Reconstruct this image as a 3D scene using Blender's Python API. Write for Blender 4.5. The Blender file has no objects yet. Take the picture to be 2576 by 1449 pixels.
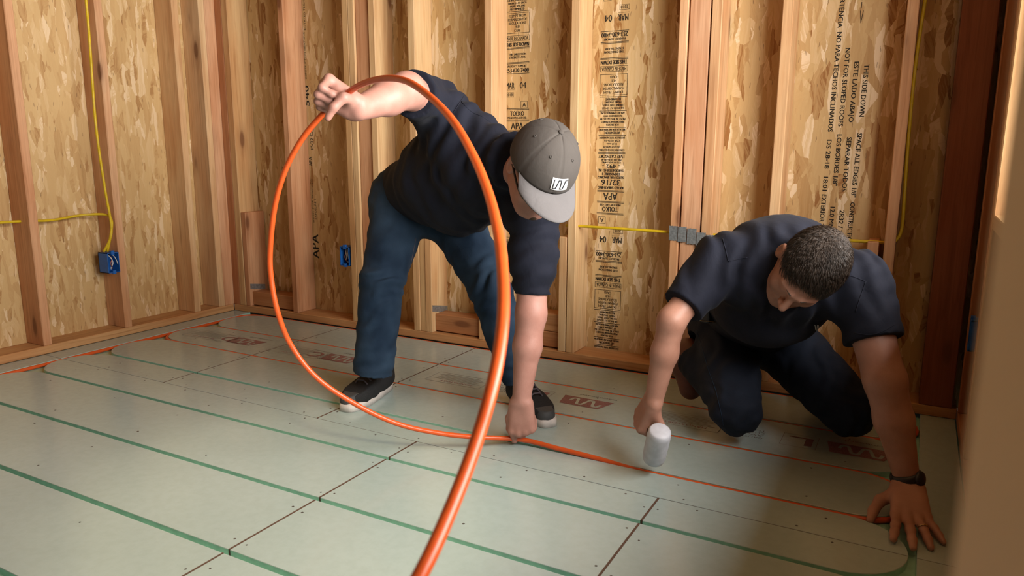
import bpy, bmesh, math, random
import numpy as np
from mathutils import Vector, Matrix

sc = bpy.context.scene
COL = sc.collection
random.seed(7)

# ------------------------------------------------------------------ camera
# world: X runs right along the back wall, Y points away from the camera, Z up;
# left wall framing face X=0, back wall framing face Y=0, subfloor top Z=0.
FPX = 1863.85
CAM = np.array([3.454, -2.9277, 0.9402])
_yaw, _pit, _rol = math.radians(-28.744), math.radians(-10.764), math.radians(0.168)
_f = np.array([math.sin(_yaw) * math.cos(_pit), math.cos(_yaw) * math.cos(_pit), math.sin(_pit)])
_r0 = np.array([math.cos(_yaw), -math.sin(_yaw), 0.0])
_u0 = np.cross(_r0, _f)
VR = _r0 * math.cos(_rol) + _u0 * math.sin(_rol)
VU = -_r0 * math.sin(_rol) + _u0 * math.cos(_rol)
VN = -_f                                             # towards the camera
cam_data = bpy.data.cameras.new('camera')
cam_data.sensor_width = 36.0
cam_data.lens = 36.0 * FPX / 2576.0
cam_data.clip_start = 0.02
cam_data.dof.use_dof = True
cam_data.dof.focus_distance = 2.5
cam_data.dof.aperture_fstop = 5.6
cam = bpy.data.objects.new('camera', cam_data)
COL.objects.link(cam)
cam.matrix_world = Matrix(((VR[0], VU[0], VN[0], CAM[0]), (VR[1], VU[1], VN[1], CAM[1]),
                           (VR[2], VU[2], VN[2], CAM[2]), (0, 0, 0, 1)))
sc.camera = cam

def at(px, py, D):
    """surveyed point: photo pixel of the 2576x1449 frame at a forward distance D in metres"""
    return CAM + (_f + VR * (px - 1288.0) / FPX - VU * (py - 724.5) / FPX) * D

# ------------------------------------------------------------------ light
world = bpy.data.worlds.new('world')
sc.world = world
world.use_nodes = True
world.node_tree.nodes['Background'].inputs[0].default_value = (0.80, 0.90, 1.0, 1)
world.node_tree.nodes['Background'].inputs[1].default_value = 0.055

def area(name, loc, rot, sx, sy, power, colr, spread=180):
    l = bpy.data.lights.new(name, 'AREA')
    l.shape = 'RECTANGLE'; l.size = sx; l.size_y = sy; l.energy = power; l.color = colr
    l.spread = math.radians(spread)
    o = bpy.data.objects.new(name, l); COL.objects.link(o)
    o.location = loc; o.rotation_euler = rot
    return o
# daylight standing in the window opening of the right wall
area('window_daylight', (4.50, -1.55, 1.45), (0, math.radians(90), 0), 1.50, 2.60, 222, (1.0, 0.965, 0.92), 160)
# warm work lamp high behind the camera: the round pool of light on the floor
sp = bpy.data.lights.new('work_lamp', 'SPOT'); sp.energy = 110; sp.color = (1.0, 0.80, 0.48); sp.spot_size = math.radians(27); sp.spot_blend = 0.30; sp.shadow_soft_size = 0.14
spo = bpy.data.objects.new('work_lamp', sp); COL.objects.link(spo); spo.location = (3.25, -2.75, 2.25)
spo.rotation_euler = (Vector((2.10, -1.60, 0)) - Vector((3.25, -2.75, 2.25))).to_track_quat('-Z', 'Y').to_euler()

sc.view_settings.view_transform = 'Standard'
sc.view_settings.look = 'None'
sc.view_settings.exposure = 0.0
sc.view_settings.gamma = 1.0
sc.view_settings.use_curve_mapping = False
sc.cycles.use_denoising = True
sc.cycles.use_adaptive_sampling = True
sc.cycles.adaptive_threshold = 0.05
sc.cycles.max_bounces = 6; sc.cycles.diffuse_bounces = 4; sc.cycles.glossy_bounces = 3
sc.cycles.caustics_reflective = False; sc.cycles.caustics_refractive = False

# ------------------------------------------------------------------ material helpers
class NT:
    def __init__(self, name, rough=0.6, metallic=0.0, spec=0.5, bump=None):
        self.m = bpy.data.materials.new(name); self.m.use_nodes = True
        self.t = self.m.node_tree
        self.b = self.t.nodes['Principled BSDF']
        self.b.inputs['Roughness'].default_value = rough
        self.b.inputs['Metallic'].default_value = metallic
        self.b.inputs['Specular IOR Level'].default_value = spec
    def n(self, typ, **kw):
        nd = self.t.nodes.new(typ)
        for k, v in kw.items():
            if k.startswith('i_'):
                nd.inputs[k[2:].replace('_', ' ')].default_value = v
            else:
                setattr(nd, k, v)
        return nd
    def l(self, a, b): self.t.links.new(a, b)
    def color(self, sock): self.l(sock, self.b.inputs['Base Color'])
    def coords(self, kind='Object'):
        return self.n('ShaderNodeTexCoord').outputs[kind]
    def mapping(self, src, scale=(1, 1, 1), rot=(0, 0, 0), loc=(0, 0, 0)):
        m = self.n('ShaderNodeMapping')
        m.inputs['Scale'].default_value = scale; m.inputs['Rotation'].default_value = rot
        m.inputs['Location'].default_value = loc
        self.l(src, m.inputs['Vector']); return m.outputs[0]
    def noise(self, vec, scale, detail=3, rough=0.5, dist=0.0, dim='3D'):
        n = self.n('ShaderNodeTexNoise'); n.noise_dimensions = dim
        n.inputs['Scale'].default_value = scale; n.inputs['Detail'].default_value = detail
        n.inputs['Roughness'].default_value = rough; n.inputs['Distortion'].default_value = dist
        if vec is not None: self.l(vec, n.inputs['Vector'])
        return n
    def voro(self, vec, scale, feature='F1', dim='3D', rnd=1.0):
        n = self.n('ShaderNodeTexVoronoi'); n.voronoi_dimensions = dim; n.feature = feature
        n.inputs['Scale'].default_value = scale; n.inputs['Randomness'].default_value = rnd
        self.l(vec, n.inputs['Vector']); return n
    def ramp(self, fac, stops, interp='LINEAR'):
        r = self.n('ShaderNodeValToRGB'); cr = r.color_ramp; cr.interpolation = interp
        while len(cr.elements) < len(stops): cr.elements.new(0.5)
        for e, (p, c) in zip(cr.elements, stops):
            e.position = p; e.color = (*c, 1) if len(c) == 3 else c
        self.l(fac, r.inputs[0]); return r.outputs[0]
    def mix(self, fac, a, b, mode='MIX'):
        m = self.n('ShaderNodeMix', data_type='RGBA', blend_type=mode)
        for s, v in ((m.inputs[0], fac), (m.inputs[6], a), (m.inputs[7], b)):
            if isinstance(v, (int, float)): s.default_value = v
            elif isinstance(v, tuple): s.default_value = (*v, 1) if len(v) == 3 else v
            else: self.l(v, s)
        return m.outputs[2]
    def math(self, op, a, b=None, clamp=False):
        m = self.n('ShaderNodeMath', operation=op, use_clamp=clamp)
        for s, v in ((m.inputs[0], a), (m.inputs[1], b)):
            if v is None: continue
            if isinstance(v, (int, float)): s.default_value = v
            else: self.l(v, s)
        return m.outputs[0]
    def bump(self, h, strength=0.3, dist=0.002):
        b = self.n('ShaderNodeBump'); b.inputs['Strength'].default_value = strength
        b.inputs['Distance'].default_value = dist
        self.l(h, b.inputs['Height']); self.l(b.outputs[0], self.b.inputs['Normal'])

def plain(name, c, rough=0.6, metallic=0.0, spec=0.5, var=0.12, scale=40.0, bump=0.0):
    """single-colour material with a slight procedural mottling"""
    M = NT(name, rough, metallic, spec)
    nz = M.noise(M.coords(), scale, 3)
    lo = tuple(x * (1 - var) for x in c); hi = tuple(min(1, x * (1 + var)) for x in c)
    M.color(M.ramp(nz.outputs[0], [(0.3, lo), (0.7, hi)]))
    if bump: M.bump(nz.outputs[0], bump, 0.001)
    return M.m

def mat_osb(name='oriented_strand_board', zoom=1.0, con=1.0):
    M = NT(name, 0.58, spec=0.4)
    oi = M.n('ShaderNodeObjectInfo')
    co = M.coords()
    wob = M.noise(co, 16, 3, 0.6)
    wv = M.mix(0.020, co, wob.outputs['Color'], 'ADD')
    val = None; hgt = None
    specs = ((6, (36, 9), 0.0, 0), (-36, (44, 12), 3.1, 0.50), (52, (50, 14), 7.7, 0.55), (-12, (34, 6.5), 5.2, 0.62), (82, (60, 17), 9.4, 0.70), (24, (42, 9), 2.3, 0.74), (-58, (52, 12), 1.2, 0.80), (2, (27, 5.5), 6.6, 0.86))
    for n_, (ang, sc_, sd, th) in enumerate(specs):
        mp = M.mapping(wv, (sc_[0] * zoom, sc_[1] * zoom, 1), (0, 0, math.radians(ang)), (sd, sd * 1.7, 0))
        v = M.voro(mp, 1.0, dim='2D')
        sep = M.n('ShaderNodeSeparateColor'); M.l(v.outputs['Color'], sep.inputs[0])
        fib = M.noise(M.mapping(mp, (4, 0.3, 1)), 1.0, 2, 0.7, dim='2D')
        here = M.math('ADD', sep.outputs[0], M.math('MULTIPLY', M.math('SUBTRACT', fib.outputs[0], 0.5), 0.42))
        if val is None: val, hgt = here, sep.outputs[2]
        else:
            on = M.math('GREATER_THAN', sep.outputs[1], th)
            val = M.mix(on, val, here)
    mid = (0.575, 0.375, 0.165)
    tones = [(0.0, (0.40, 0.215, 0.078)), (0.06, (0.49, 0.295, 0.118)), (0.26, (0.56, 0.36, 0.155)),
             (0.70, (0.61, 0.41, 0.185)), (0.90, (0.66, 0.46, 0.235)), (0.98, (0.75, 0.56, 0.34))]
    col = M.ramp(val, [(p, tuple(min(0.9, max(0.03, m + (x - m) * con)) for x, m in zip(c, mid))) for p, c in tones])
    # dark resin slivers and chips
    for ang, sc_, th in ((0.75, (110, 15), 0.972), (-0.6, (120, 16), 0.972), (1.45, (110, 17), 0.98)):
        sl = M.voro(M.mapping(wv, (sc_[0], sc_[1], 1), (0, 0, ang)), 1.0, dim='2D')
        ss = M.n('ShaderNodeSeparateColor'); M.l(sl.outputs['Color'], ss.inputs[0])
        near = M.math('LESS_THAN', sl.outputs['Distance'], 0.17)
        dk = M.math('MULTIPLY', M.math('GREATER_THAN', ss.outputs[0], th), near)
        col = M.mix(M.math('MULTIPLY', dk, 0.60), col, (0.17, 0.085, 0.035))
    big = M.noise(co, 1.7, 2)
    col = M.mix(0.25, col, M.ramp(big.outputs[0], [(0.3, (0.70, 0.66, 0.60)), (0.7, (1.0, 1.0, 1.0))]), 'MULTIPLY')
    col = M.mix(1.0, col, oi.outputs['Color'], 'MULTIPLY')
    M.color(col)
    M.bump(M.noise(M.mapping(co, (60, 16, 1), (0, 0, 0.15)), 1.0, 2, dim='2D').outputs[0], 0.35, 0.0016)
    return M.m

def mat_lumber():
    M = NT('framing_lumber', 0.6, spec=0.35)
    oi = M.n('ShaderNodeObjectInfo')
    co = M.coords()
    off = M.n('ShaderNodeCombineXYZ')
    for i, k in enumerate((37.0, 91.0, 53.0)):
        M.l(M.math('MULTIPLY', oi.outputs['Random'], k), off.inputs[i])
    v = M.n('ShaderNodeVectorMath', operation='ADD'); M.l(co, v.inputs[0]); M.l(off.outputs[0], v.inputs[1])
    vec = v.outputs[0]
    g1 = M.noise(M.mapping(vec, (1, 1, 0.045)), 60, 4, 0.55, 0.6)
    g2 = M.noise(M.mapping(vec, (1, 1, 0.02)), 190, 2)
    big = M.noise(M.mapping(vec, (1, 1, 0.22)), 9, 2)
    kn = M.voro(M.mapping(vec, (7.5, 7.5, 2.6)), 1.0)
    kr = M.ramp(kn.outputs['Distance'], [(0.0, (1, 1, 1)), (0.09, (1, 1, 1)), (0.15, (0.30, 0.30, 0.30)), (0.32, (0, 0, 0))])
    ks = M.n('ShaderNodeSeparateColor'); M.l(kn.outputs['Color'], ks.inputs[0])
    kmask = M.math('MULTIPLY', kr, M.math('GREATER_THAN', ks.outputs[1], 0.45))
    col = M.ramp(g1.outputs[0], [(0.25, (0.70, 0.61, 0.52)), (0.52, (1, 1, 1)), (0.8, (0.86, 0.76, 0.66))])
    col = M.mix(0.35, col, M.ramp(g2.outputs[0], [(0.35, (0.78, 0.70, 0.62)), (0.65, (1, 1, 1))]), 'MULTIPLY')
    col = M.mix(0.8, col, M.ramp(big.outputs[0], [(0.33, (0.84, 0.66, 0.54)), (0.62, (1.0, 1.0, 1.0))]), 'MULTIPLY')
    col = M.mix(1.0, col, oi.outputs['Color'], 'MULTIPLY')
    col = M.mix(M.math('MULTIPLY', kmask, 0.80), col, (0.13, 0.042, 0.014))
    M.color(col)
    M.bump(g2.outputs[0], 0.15, 0.001)
    return M.m

def mat_floor():
    M = NT('coated_panel_face', 0.30, spec=0.55)
    oi = M.n('ShaderNodeObjectInfo')
    co = M.coords()
    a = M.noise(co, 2.2, 3); b = M.noise(co, 38, 4, 0.6)
    col = M.ramp(a.outputs[0], [(0.3, (0.375, 0.468, 0.452)), (0.7, (0.42, 0.518, 0.502))])
    col = M.mix(0.22, col, M.ramp(b.outputs[0], [(0.35, (0.75, 0.76, 0.72)), (0.6, (1, 1, 1))]), 'MULTIPLY')
    # scuffs
    s = M.noise(M.mapping(co, (4, 22, 1), (0, 0, 0.5)), 1.6, 5, 0.7)
    col = M.mix(M.math('MULTIPLY', M.math('GREATER_THAN', s.outputs[0], 0.78), 0.22), col, (0.33, 0.26, 0.23))
    col = M.mix(1.0, col, oi.outputs['Color'], 'MULTIPLY')
    M.color(col)
    M.l(M.ramp(b.outputs[0], [(0.3, (0.17, 0.17, 0.17)), (0.7, (0.25, 0.25, 0.25))]), M.b.inputs['Roughness'])
    return M.m

def mat_cloth(name, c, c2, rough=0.85, scale=14, weave=900, sheen=0.02):
    M = NT(name, rough, spec=0.2)
    co = M.coords()
    a = M.noise(co, scale, 3)
    col = M.ramp(a.outputs[0], [(0.3, c), (0.72, c2)])
    w = M.noise(co, weave, 1)
    col = M.mix(0.25, col, M.ramp(w.outputs[0], [(0.3, (0.7, 0.7, 0.7)), (0.7, (1.15, 1.15, 1.15))]), 'MULTIPLY')
    M.color(col)
    f = M.noise(M.mapping(co, (1, 1, 0.7)), 26, 3, 0.5, 0.8)
    M.bump(M.math('ADD', f.outputs[0], M.math('MULTIPLY', w.outputs[0], 0.05)), 0.32, 0.006)
    M.b.inputs['Sheen Weight'].default_value = sheen
    return M.m

def mat_skin(name, c, c2):
    M = NT(name, 0.5, spec=0.4)
    co = M.coords()
    a = M.noise(co, 22, 3)
    b = M.noise(co, 240, 2)
    col = M.ramp(a.outputs[0], [(0.3, c), (0.7, c2)])
    col = M.mix(0.12, col, M.ramp(b.outputs[0], [(0.3, (0.75, 0.6, 0.55)), (0.7, (1.1, 1.1, 1.1))]), 'MULTIPLY')
    M.color(col)
    M.bump(b.outputs[0], 0.12, 0.0008)
    return M.m

MAT = {}
MAT['osb'] = mat_osb()
MAT['osb_back'] = mat_osb('coarse_strand_board', 0.80, 1.45)
MAT['lumber'] = mat_lumber()
MAT['floor'] = mat_floor()
MAT['channel'] = plain('green_channel_foil', (0.34, 0.60, 0.49), 0.30, 0.1, 0.6)
MAT['seam'] = plain('panel_core', (0.10, 0.055, 0.035), 0.8)
MAT['pex'] = plain('orange_tube_plastic', (0.60, 0.085, 0.014), 0.34, 0, 0.5, 0.06)
MAT['yellow'] = plain('yellow_cable_jacket', (0.62, 0.43, 0.012), 0.45, 0, 0.4)
MAT['blue'] = plain('blue_box_plastic', (0.012, 0.115, 0.42), 0.45)
MAT['steel'] = plain('galvanised_steel', (0.42, 0.45, 0.46), 0.38, 0.75, 0.5, 0.25, 120)
MAT['ink'] = plain('black_stamp_ink', (0.022, 0.018, 0.014), 0.8, 0, 0.2)
MAT['maroon'] = plain('maroon_print', (0.27, 0.14, 0.135), 0.7, 0, 0.2, 0.3, 300)
MAT['greyprint'] = plain('grey_print', (0.20, 0.175, 0.15), 0.8, 0, 0.2)
MAT['screw'] = plain('screw_steel', (0.11, 0.105, 0.095), 0.5, 0.4)
MAT['skin1'] = mat_skin('fair_skin', (0.375, 0.18, 0.138), (0.445, 0.228, 0.18))
MAT['skin2'] = mat_skin('tan_skin', (0.345, 0.168, 0.115), (0.415, 0.212, 0.15))
MAT['navy'] = mat_cloth('navy_cotton', (0.0056, 0.0066, 0.0132), (0.0098, 0.0114, 0.0208))
MAT['denim'] = mat_cloth('blue_denim', (0.0055, 0.0155, 0.034), (0.028, 0.053, 0.090), 0.85, 7, 700, 0.01)
MAT['denim2'] = mat_cloth('dark_denim', (0.007, 0.010, 0.019), (0.016, 0.022, 0.037), 0.85, 7, 700, 0.01)
MAT['cap'] = mat_cloth('grey_cap_cotton', (0.062, 0.054, 0.048), (0.075, 0.066, 0.059), 0.85, 8, 1500, 0.02)
MAT['brim'] = mat_cloth('light_grey_cap_cotton', (0.120, 0.112, 0.112), (0.138, 0.129, 0.129), 0.85, 8, 1500, 0.02)
MAT['white'] = plain('white_patch', (0.75, 0.75, 0.73), 0.6)
MAT['darkthread'] = plain('dark_thread', (0.03, 0.03, 0.035), 0.8)
MAT['hair'] = plain('dark_brown_hair', (0.043, 0.028, 0.019), 0.50, 0, 0.5, 0.35, 90)
MAT['hair2'] = plain('cropped_brown_hair', (0.06, 0.035, 0.02), 0.7, 0, 0.3, 0.35, 300)
MAT['upper'] = plain('black_knit_upper', (0.016, 0.016, 0.017), 0.85, 0, 0.3, 0.3, 400, 0.3)
MAT['toecap'] = plain('charcoal_toe', (0.045, 0.046, 0.048), 0.7)
MAT['sole'] = plain('white_foam_sole', (0.58, 0.53, 0.50), 0.6)
MAT['lace'] = plain('dark_lace', (0.075, 0.06, 0.07), 0.8)
MAT['boot'] = plain('brown_leather', (0.12, 0.035, 0.018), 0.5)
MAT['rubber'] = plain('pale_grey_rubber', (0.52, 0.53, 0.58), 0.55)
MAT['handle'] = plain('mallet_handle_wood', (0.62, 0.42, 0.24), 0.5)
MAT['black'] = plain('black_plastic', (0.012, 0.012, 0.013), 0.45)
MAT['gold'] = plain('gold', (0.75, 0.50, 0.22), 0.25, 1.0)
MAT['copper'] = plain('copper_wire', (0.45, 0.16, 0.08), 0.4, 0.6)
MAT['whitewire'] = plain('white_wire', (0.7, 0.68, 0.64), 0.5)
MAT['paint'] = plain('tan_paint', (0.74, 0.56, 0.36), 0.7, 0, 0.3, 0.05, 3)
MAT['caulk'] = plain('grey_caulk', (0.10, 0.10, 0.105), 0.6)

# ------------------------------------------------------------------ object helpers
def obj(name, me, mat=None, parent=None, smooth=False, color=None):
    o = bpy.data.objects.new(name, me); COL.objects.link(o)
    if mat is not None and not me.materials: me.materials.append(MAT[mat] if isinstance(mat, str) else mat)
    if smooth:
        me.shade_smooth()
    if parent is not None: o.parent = parent
    if color is not None: o.color = (*color, 1)
    return o

def empty(name, loc=(0, 0, 0)):
    o = bpy.data.objects.new(name, None); COL.objects.link(o); o.location = loc
    o.empty_display_size = 0.05
    return o

def tag(o, label=None, cat=None, group=None, kind=None):
    if label: o['label'] = label
    if cat: o['category'] = cat
    if group: o['group'] = group
    if kind: o['kind'] = kind
    return o

def mesh_from(verts, faces, name='m'):
    me = bpy.data.meshes.new(name)
    me.from_pydata([tuple(map(float, v)) for v in verts], [], [tuple(map(int, f)) for f in faces])
    me.update()
    return me

def box_mesh(sx, sy, sz, bev=0.0, seg=1):
    bm = bmesh.new()
    bmesh.ops.create_cube(bm, size=1.0)
    bmesh.ops.scale(bm, vec=(sx, sy, sz), verts=bm.verts)
    if bev:
        bmesh.ops.bevel(bm, geom=list(bm.edges), offset=bev, segments=seg, affect='EDGES', profile=0.5)
    me = bpy.data.meshes.new('box'); bm.to_mesh(me); bm.free()
    return me

_lum = {}
def lumber(name, parent, x, y, z, axis='z', tint=(0.62, 0.38, 0.19), bev=0.0028):
    """a board filling x=(x0,x1), y=(y0,y1), z=(z0,z1); its own z axis runs along the grain"""
    d = {'x': x[1] - x[0], 'y': y[1] - y[0], 'z': z[1] - z[0]}
    if axis == 'z': dims, rot = (d['x'], d['y'], d['z']), (0, 0, 0)
    elif axis == 'x': dims, rot = (d['z'], d['y'], d['x']), (0, math.radians(90), 0)
    else: dims, rot = (d['x'], d['z'], d['y']), (math.radians(-90), 0, 0)
    key = tuple(round(v, 4) for v in dims)
    if key not in _lum:
        _lum[key] = box_mesh(*dims, bev)
        _lum[key].materials.append(MAT['lumber'])
    o = obj(name, _lum[key], None, parent, False, tint)
    o.location = ((x[0] + x[1]) / 2, (y[0] + y[1]) / 2, (z[0] + z[1]) / 2)
    o.rotation_euler = rot
    return o

def catmull(pts, n=8):
    P = [np.array(p, float) for p in pts]
    P = [2 * P[0] - P[1]] + P + [2 * P[-1] - P[-2]]
    out = []
    for i in range(1, len(P) - 2):
        a, b, c, d = P[i - 1:i + 3]
        for k in range(n):
            t = k / n
            out.append(0.5 * ((2 * b) + (-a + c) * t + (2 * a - 5 * b + 4 * c - d) * t * t + (-a + 3 * b - 3 * c + d) * t ** 3))
    out.append(P[-2])
    return np.array(out)

def tube_mesh(path, rad, sides=12, caps=True):
    P = np.array(path, float); n = len(P)
    R = np.full(n, rad) if np.isscalar(rad) else np.array(rad, float)
    T = np.gradient(P, axis=0); T /= np.linalg.norm(T, axis=1)[:, None] + 1e-12
    up = np.array([0, 0, 1.0])
    if abs(T[0] @ up) > 0.9: up = np.array([1.0, 0, 0])
    N = np.cross(T[0], up); N /= np.linalg.norm(N)
    vs, fs = [], []
    for i in range(n):
        N = N - T[i] * (N @ T[i]); N /= np.linalg.norm(N) + 1e-12
        B = np.cross(T[i], N)
        for k in range(sides):
            a = 2 * math.pi * k / sides
            vs.append(P[i] + (N * math.cos(a) + B * math.sin(a)) * R[i])
    for i in range(n - 1):
        for k in range(sides):
            k2 = (k + 1) % sides
            fs.append((i * sides + k, i * sides + k2, (i + 1) * sides + k2, (i + 1) * sides + k))
    if caps:
        fs.append(tuple(range(sides))[::-1])
        fs.append(tuple((n - 1) * sides + k for k in range(sides)))
    return mesh_from(vs, fs)

def join_parts(parts):
    """parts: list of (verts, faces) -> one mesh"""
    V, Fc, o = [], [], 0
    for v, f in parts:
        V += list(v); Fc += [tuple(i + o for i in q) for q in f]; o += len(v)
    return mesh_from(V, Fc)

def prism(poly, z0, z1, cham=0.0):
    """vertical prism of a counter-clockwise polygon, with a small chamfer on the top edge"""
    poly = [np.array(p, float) for p in poly]; n = len(poly)
    vs = [(p[0], p[1], z0) for p in poly]
    if cham:
        ins = []
        for i in range(n):
            e1 = poly[i] - poly[i - 1]; e2 = poly[(i + 1) % n] - poly[i]
            n1 = np.array([-e1[1], e1[0]]) / (np.linalg.norm(e1) + 1e-9); n2 = np.array([-e2[1], e2[0]]) / (np.linalg.norm(e2) + 1e-9)
            m = n1 + n2; m /= max(np.linalg.norm(m), 1e-6)
            ins.append(poly[i] + m * cham)
        vs += [(p[0], p[1], z1 - cham) for p in poly]
        vs += [(p[0], p[1], z1) for p in ins]
        rings = 3
    else:
        vs += [(p[0], p[1], z1) for p in poly]; rings = 2
    fs = []
    for r in range(rings - 1):
        for i in range(n):
            j = (i + 1) % n
            fs.append((r * n + i, r * n + j, (r + 1) * n + j, (r + 1) * n + i))
    fs.append(tuple((rings - 1) * n + i for i in range(n)))
    fs.append(tuple(range(n))[::-1])
    return vs, fs

# text as flat print -------------------------------------------------------
_tc = {}
def text_geo(s):
    """flat outline of a string at cap height ~0.7, as (verts Nx2, faces, width)"""
    if s not in _tc:
        cu = bpy.data.curves.new('t', 'FONT'); cu.body = s; cu.size = 1.0; cu.resolution_u = 2
        o = bpy.data.objects.new('t', cu); COL.objects.link(o)
        dg = bpy.context.evaluated_depsgraph_get()
        me = bpy.data.meshes.new_from_object(o.evaluated_get(dg))
        v = np.array([(q.co.x, q.co.y) for q in me.vertices]) if len(me.vertices) else np.zeros((0, 2))
        f = [tuple(p.vertices) for p in me.polygons]
        bpy.data.objects.remove(o); bpy.data.curves.remove(cu); bpy.data.meshes.remove(me)
        if len(v): v = v - np.array([v[:, 0].min(), 0.0])
        _tc[s] = (v, f, (v[:, 0].max() if len(v) else 0))
    return _tc[s]

class Print:
    """collects flat lettering and rules in a local 2-D frame (x right, y up)"""
    def __init__(self): self.parts = []
    def text(self, s, x, y, h, w=None, cx=False, bold=0.0):
        v, f, tw = text_geo(s)
        sy = h / 0.7
        sx = (w / tw) if w else sy
        q = v * np.array([sx, sy]) + np.array([x - (tw * sx / 2 if cx else 0), y])
        self.parts.append((q, f))
        if bold:
            self.parts.append((q + np.array([bold, 0]), f))
        return self
    def bar(self, x0, y0, x1, y1):
        self.parts.append((np.array([(x0, y0), (x1, y0), (x1, y1), (x0, y1)]), [(0, 1, 2, 3)])); return self
    def frame(self, x0, y0, x1, y1, t):
        self.bar(x0, y0, x1, y0 + t).bar(x0, y1 - t, x1, y1).bar(x0, y0, x0 + t, y1).bar(x1 - t, y0, x1, y1); return self
    def poly(self, pts):
        self.parts.append((np.array(pts, float), [tuple(range(len(pts)))])); return self
    def band(self, pts, t):
        """thick polyline"""
        p = np.array(pts, float); d = np.gradient(p, axis=0); d /= np.linalg.norm(d, axis=1)[:, None] + 1e-9
        n = np.stack([-d[:, 1], d[:, 0]], 1) * t / 2
        k = len(p)
        self.parts.append((np.vstack([p + n, p - n]), [(i, k + i, k + i + 1, i + 1) for i in range(k - 1)])); return self
    def build(self, name, mat, parent, origin, ex, ey, rot=0.0, lift=0.0):
        o = np.array(origin, float); ex = np.array(ex, float); ey = np.array(ey, float)
        c, s = math.cos(rot), math.sin(rot)
        ax = ex * c + ey * s; ay = -ex * s + ey * c
        nrm = np.cross(ex, ey)
        parts = []
        for k, (q, f) in enumerate(self.parts):
            parts.append(([o + ax * a + ay * b + nrm * (lift + k * 1e-6) for a, b in q], f))
        return obj(name, join_parts(parts), mat, parent)

# ------------------------------------------------------------------ floor
GY0, GS = -0.0164, 0.3048                      # first groove and groove spacing
def gy(i): return GY0 - GS * i
floor = empty('floor'); tag(floor, 'pale green grooved radiant floor panels with orange tubing channels', None, None, 'structure')
base = obj('channel_bed', box_mesh(3.95, 3.9, 0.02), 'channel', floor)
base.location = (1.83, -1.80, -0.027)
XL, XR = 0.135, 3.515                           # perimeter channels
GW = 0.0085                                     # half groove width
SEAM = gy(3.5)
def clip(poly, a, b, c):
    """keep a*x+b*y<=c"""
    out = []
    for i in range(len(poly)):
        p, q = poly[i], poly[(i + 1) % len(poly)]
        dp, dq = a * p[0] + b * p[1] - c, a * q[0] + b * q[1] - c
        if dp <= 0: out.append(p)
        if dp * dq < 0:
            t = dp / (dp - dq); out.append((p[0] + (q[0] - p[0]) * t, p[1] + (q[1] - p[1]) * t))
    return out
def island(y0, y1):
    """strip between two grooves with half-round ends; y0<y1"""
    x0, x1 = XL + GW, XR - GW
    R = (y1 - y0) / 2; ym = (y0 + y1) / 2; pts = []
    for k in range(17):
        a = -math.pi / 2 + math.pi * k / 16
        pts.append((x1 - R + R * math.cos(a), ym + R * math.sin(a)))
    for k in range(17):
        a = math.pi / 2 + math.pi * k / 16
        pts.append((x0 + R + R * math.cos(a), ym + R * math.sin(a)))
    return pts
rows = [((SEAM, 0.003), (-0.001, 0.833, 1.661, 3.62), 0), ((gy(7.5), SEAM), (-0.001, 2.092, 2.902, 3.62), 1),
        ((-3.62, gy(7.5)), (-0.001, 1.1, 3.62), 2)]
islands = [island(gy(i + 1) + GW, gy(i) - GW) for i in range(0, 11)]
g = 0.0016
rng = random.Random(3)
panels = []
for (ya, yb), xs, ri in rows:
    for a, b in zip(xs[:-1], xs[1:]):
        parts = []
        gl = g if a > 0.01 else 0; gr = g if b < 3.6 else 0
        for isl in islands:
            p = clip(clip(clip(clip(isl, 1, 0, b - gr), -1, 0, -(a + gl)), 0, 1, yb - g), 0, -1, -(ya + g))
            if len(p) > 2: parts.append(prism(p, -0.017, 0.0, 0.0012))
        if a < 0.01:                            # border strip along the left wall
            p = [(0.002, ya + g), (XL - GW, ya + g), (XL - GW, yb - g), (0.002, yb - g)]
            parts.append(prism(p, -0.017, 0.0, 0.0012))
        if b > 3.6:
            p = [(XR + GW, ya + g), (3.632, ya + g), (3.632, yb - g), (XR + GW, yb - g)]
            parts.append(prism(p, -0.017, 0.0, 0.0012))
        t = 1 + rng.uniform(-0.04, 0.04)
        o = obj('floor_panel', join_parts(parts), 'floor', floor, False, (t, t, t * 1.0))
        o.data.materials.append(MAT['channel']); o.data.materials.append(MAT['seam'])
        for q in o.data.polygons:
            if abs(q.normal.z) < 0.5:
                c_ = q.center
                joint = min(abs(c_.x - a), abs(c_.x - b), abs(c_.y - ya), abs(c_.y - yb)) < 0.0025
                q.material_index = 2 if joint else 1
        panels.append((o, a, b, ya, yb))
# dark core showing in the butt joints
for (x, ya, yb) in ((1.661, SEAM, 0), (0.833, SEAM, 0), (2.092, gy(7.5), SEAM), (2.902, gy(7.5), SEAM)):
    parts = []; hw_ = 0.003 if x > 1 else 0.0017
    for i in range(0, 8):
        y1, y0 = min(gy(i) - GW, yb), max(gy(i + 1) + GW, ya)
        if y1 - y0 > 0.02: parts.append(prism([(x - hw_, y0), (x + hw_, y0), (x + hw_, y1), (x - hw_, y1)], -0.016, 0.0004))
    obj('joint_filler', join_parts(parts), 'seam', floor)
for ys_ in (SEAM, gy(7.5)):
    obj('joint_filler', mesh_from(*prism([(XL + GW, ys_ - .0016), (XR - GW, ys_ - .0016), (XR - GW, ys_ + .0016), (XL + GW, ys_ + .0016)], -0.016, -0.0022)), 'seam', floor)
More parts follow.
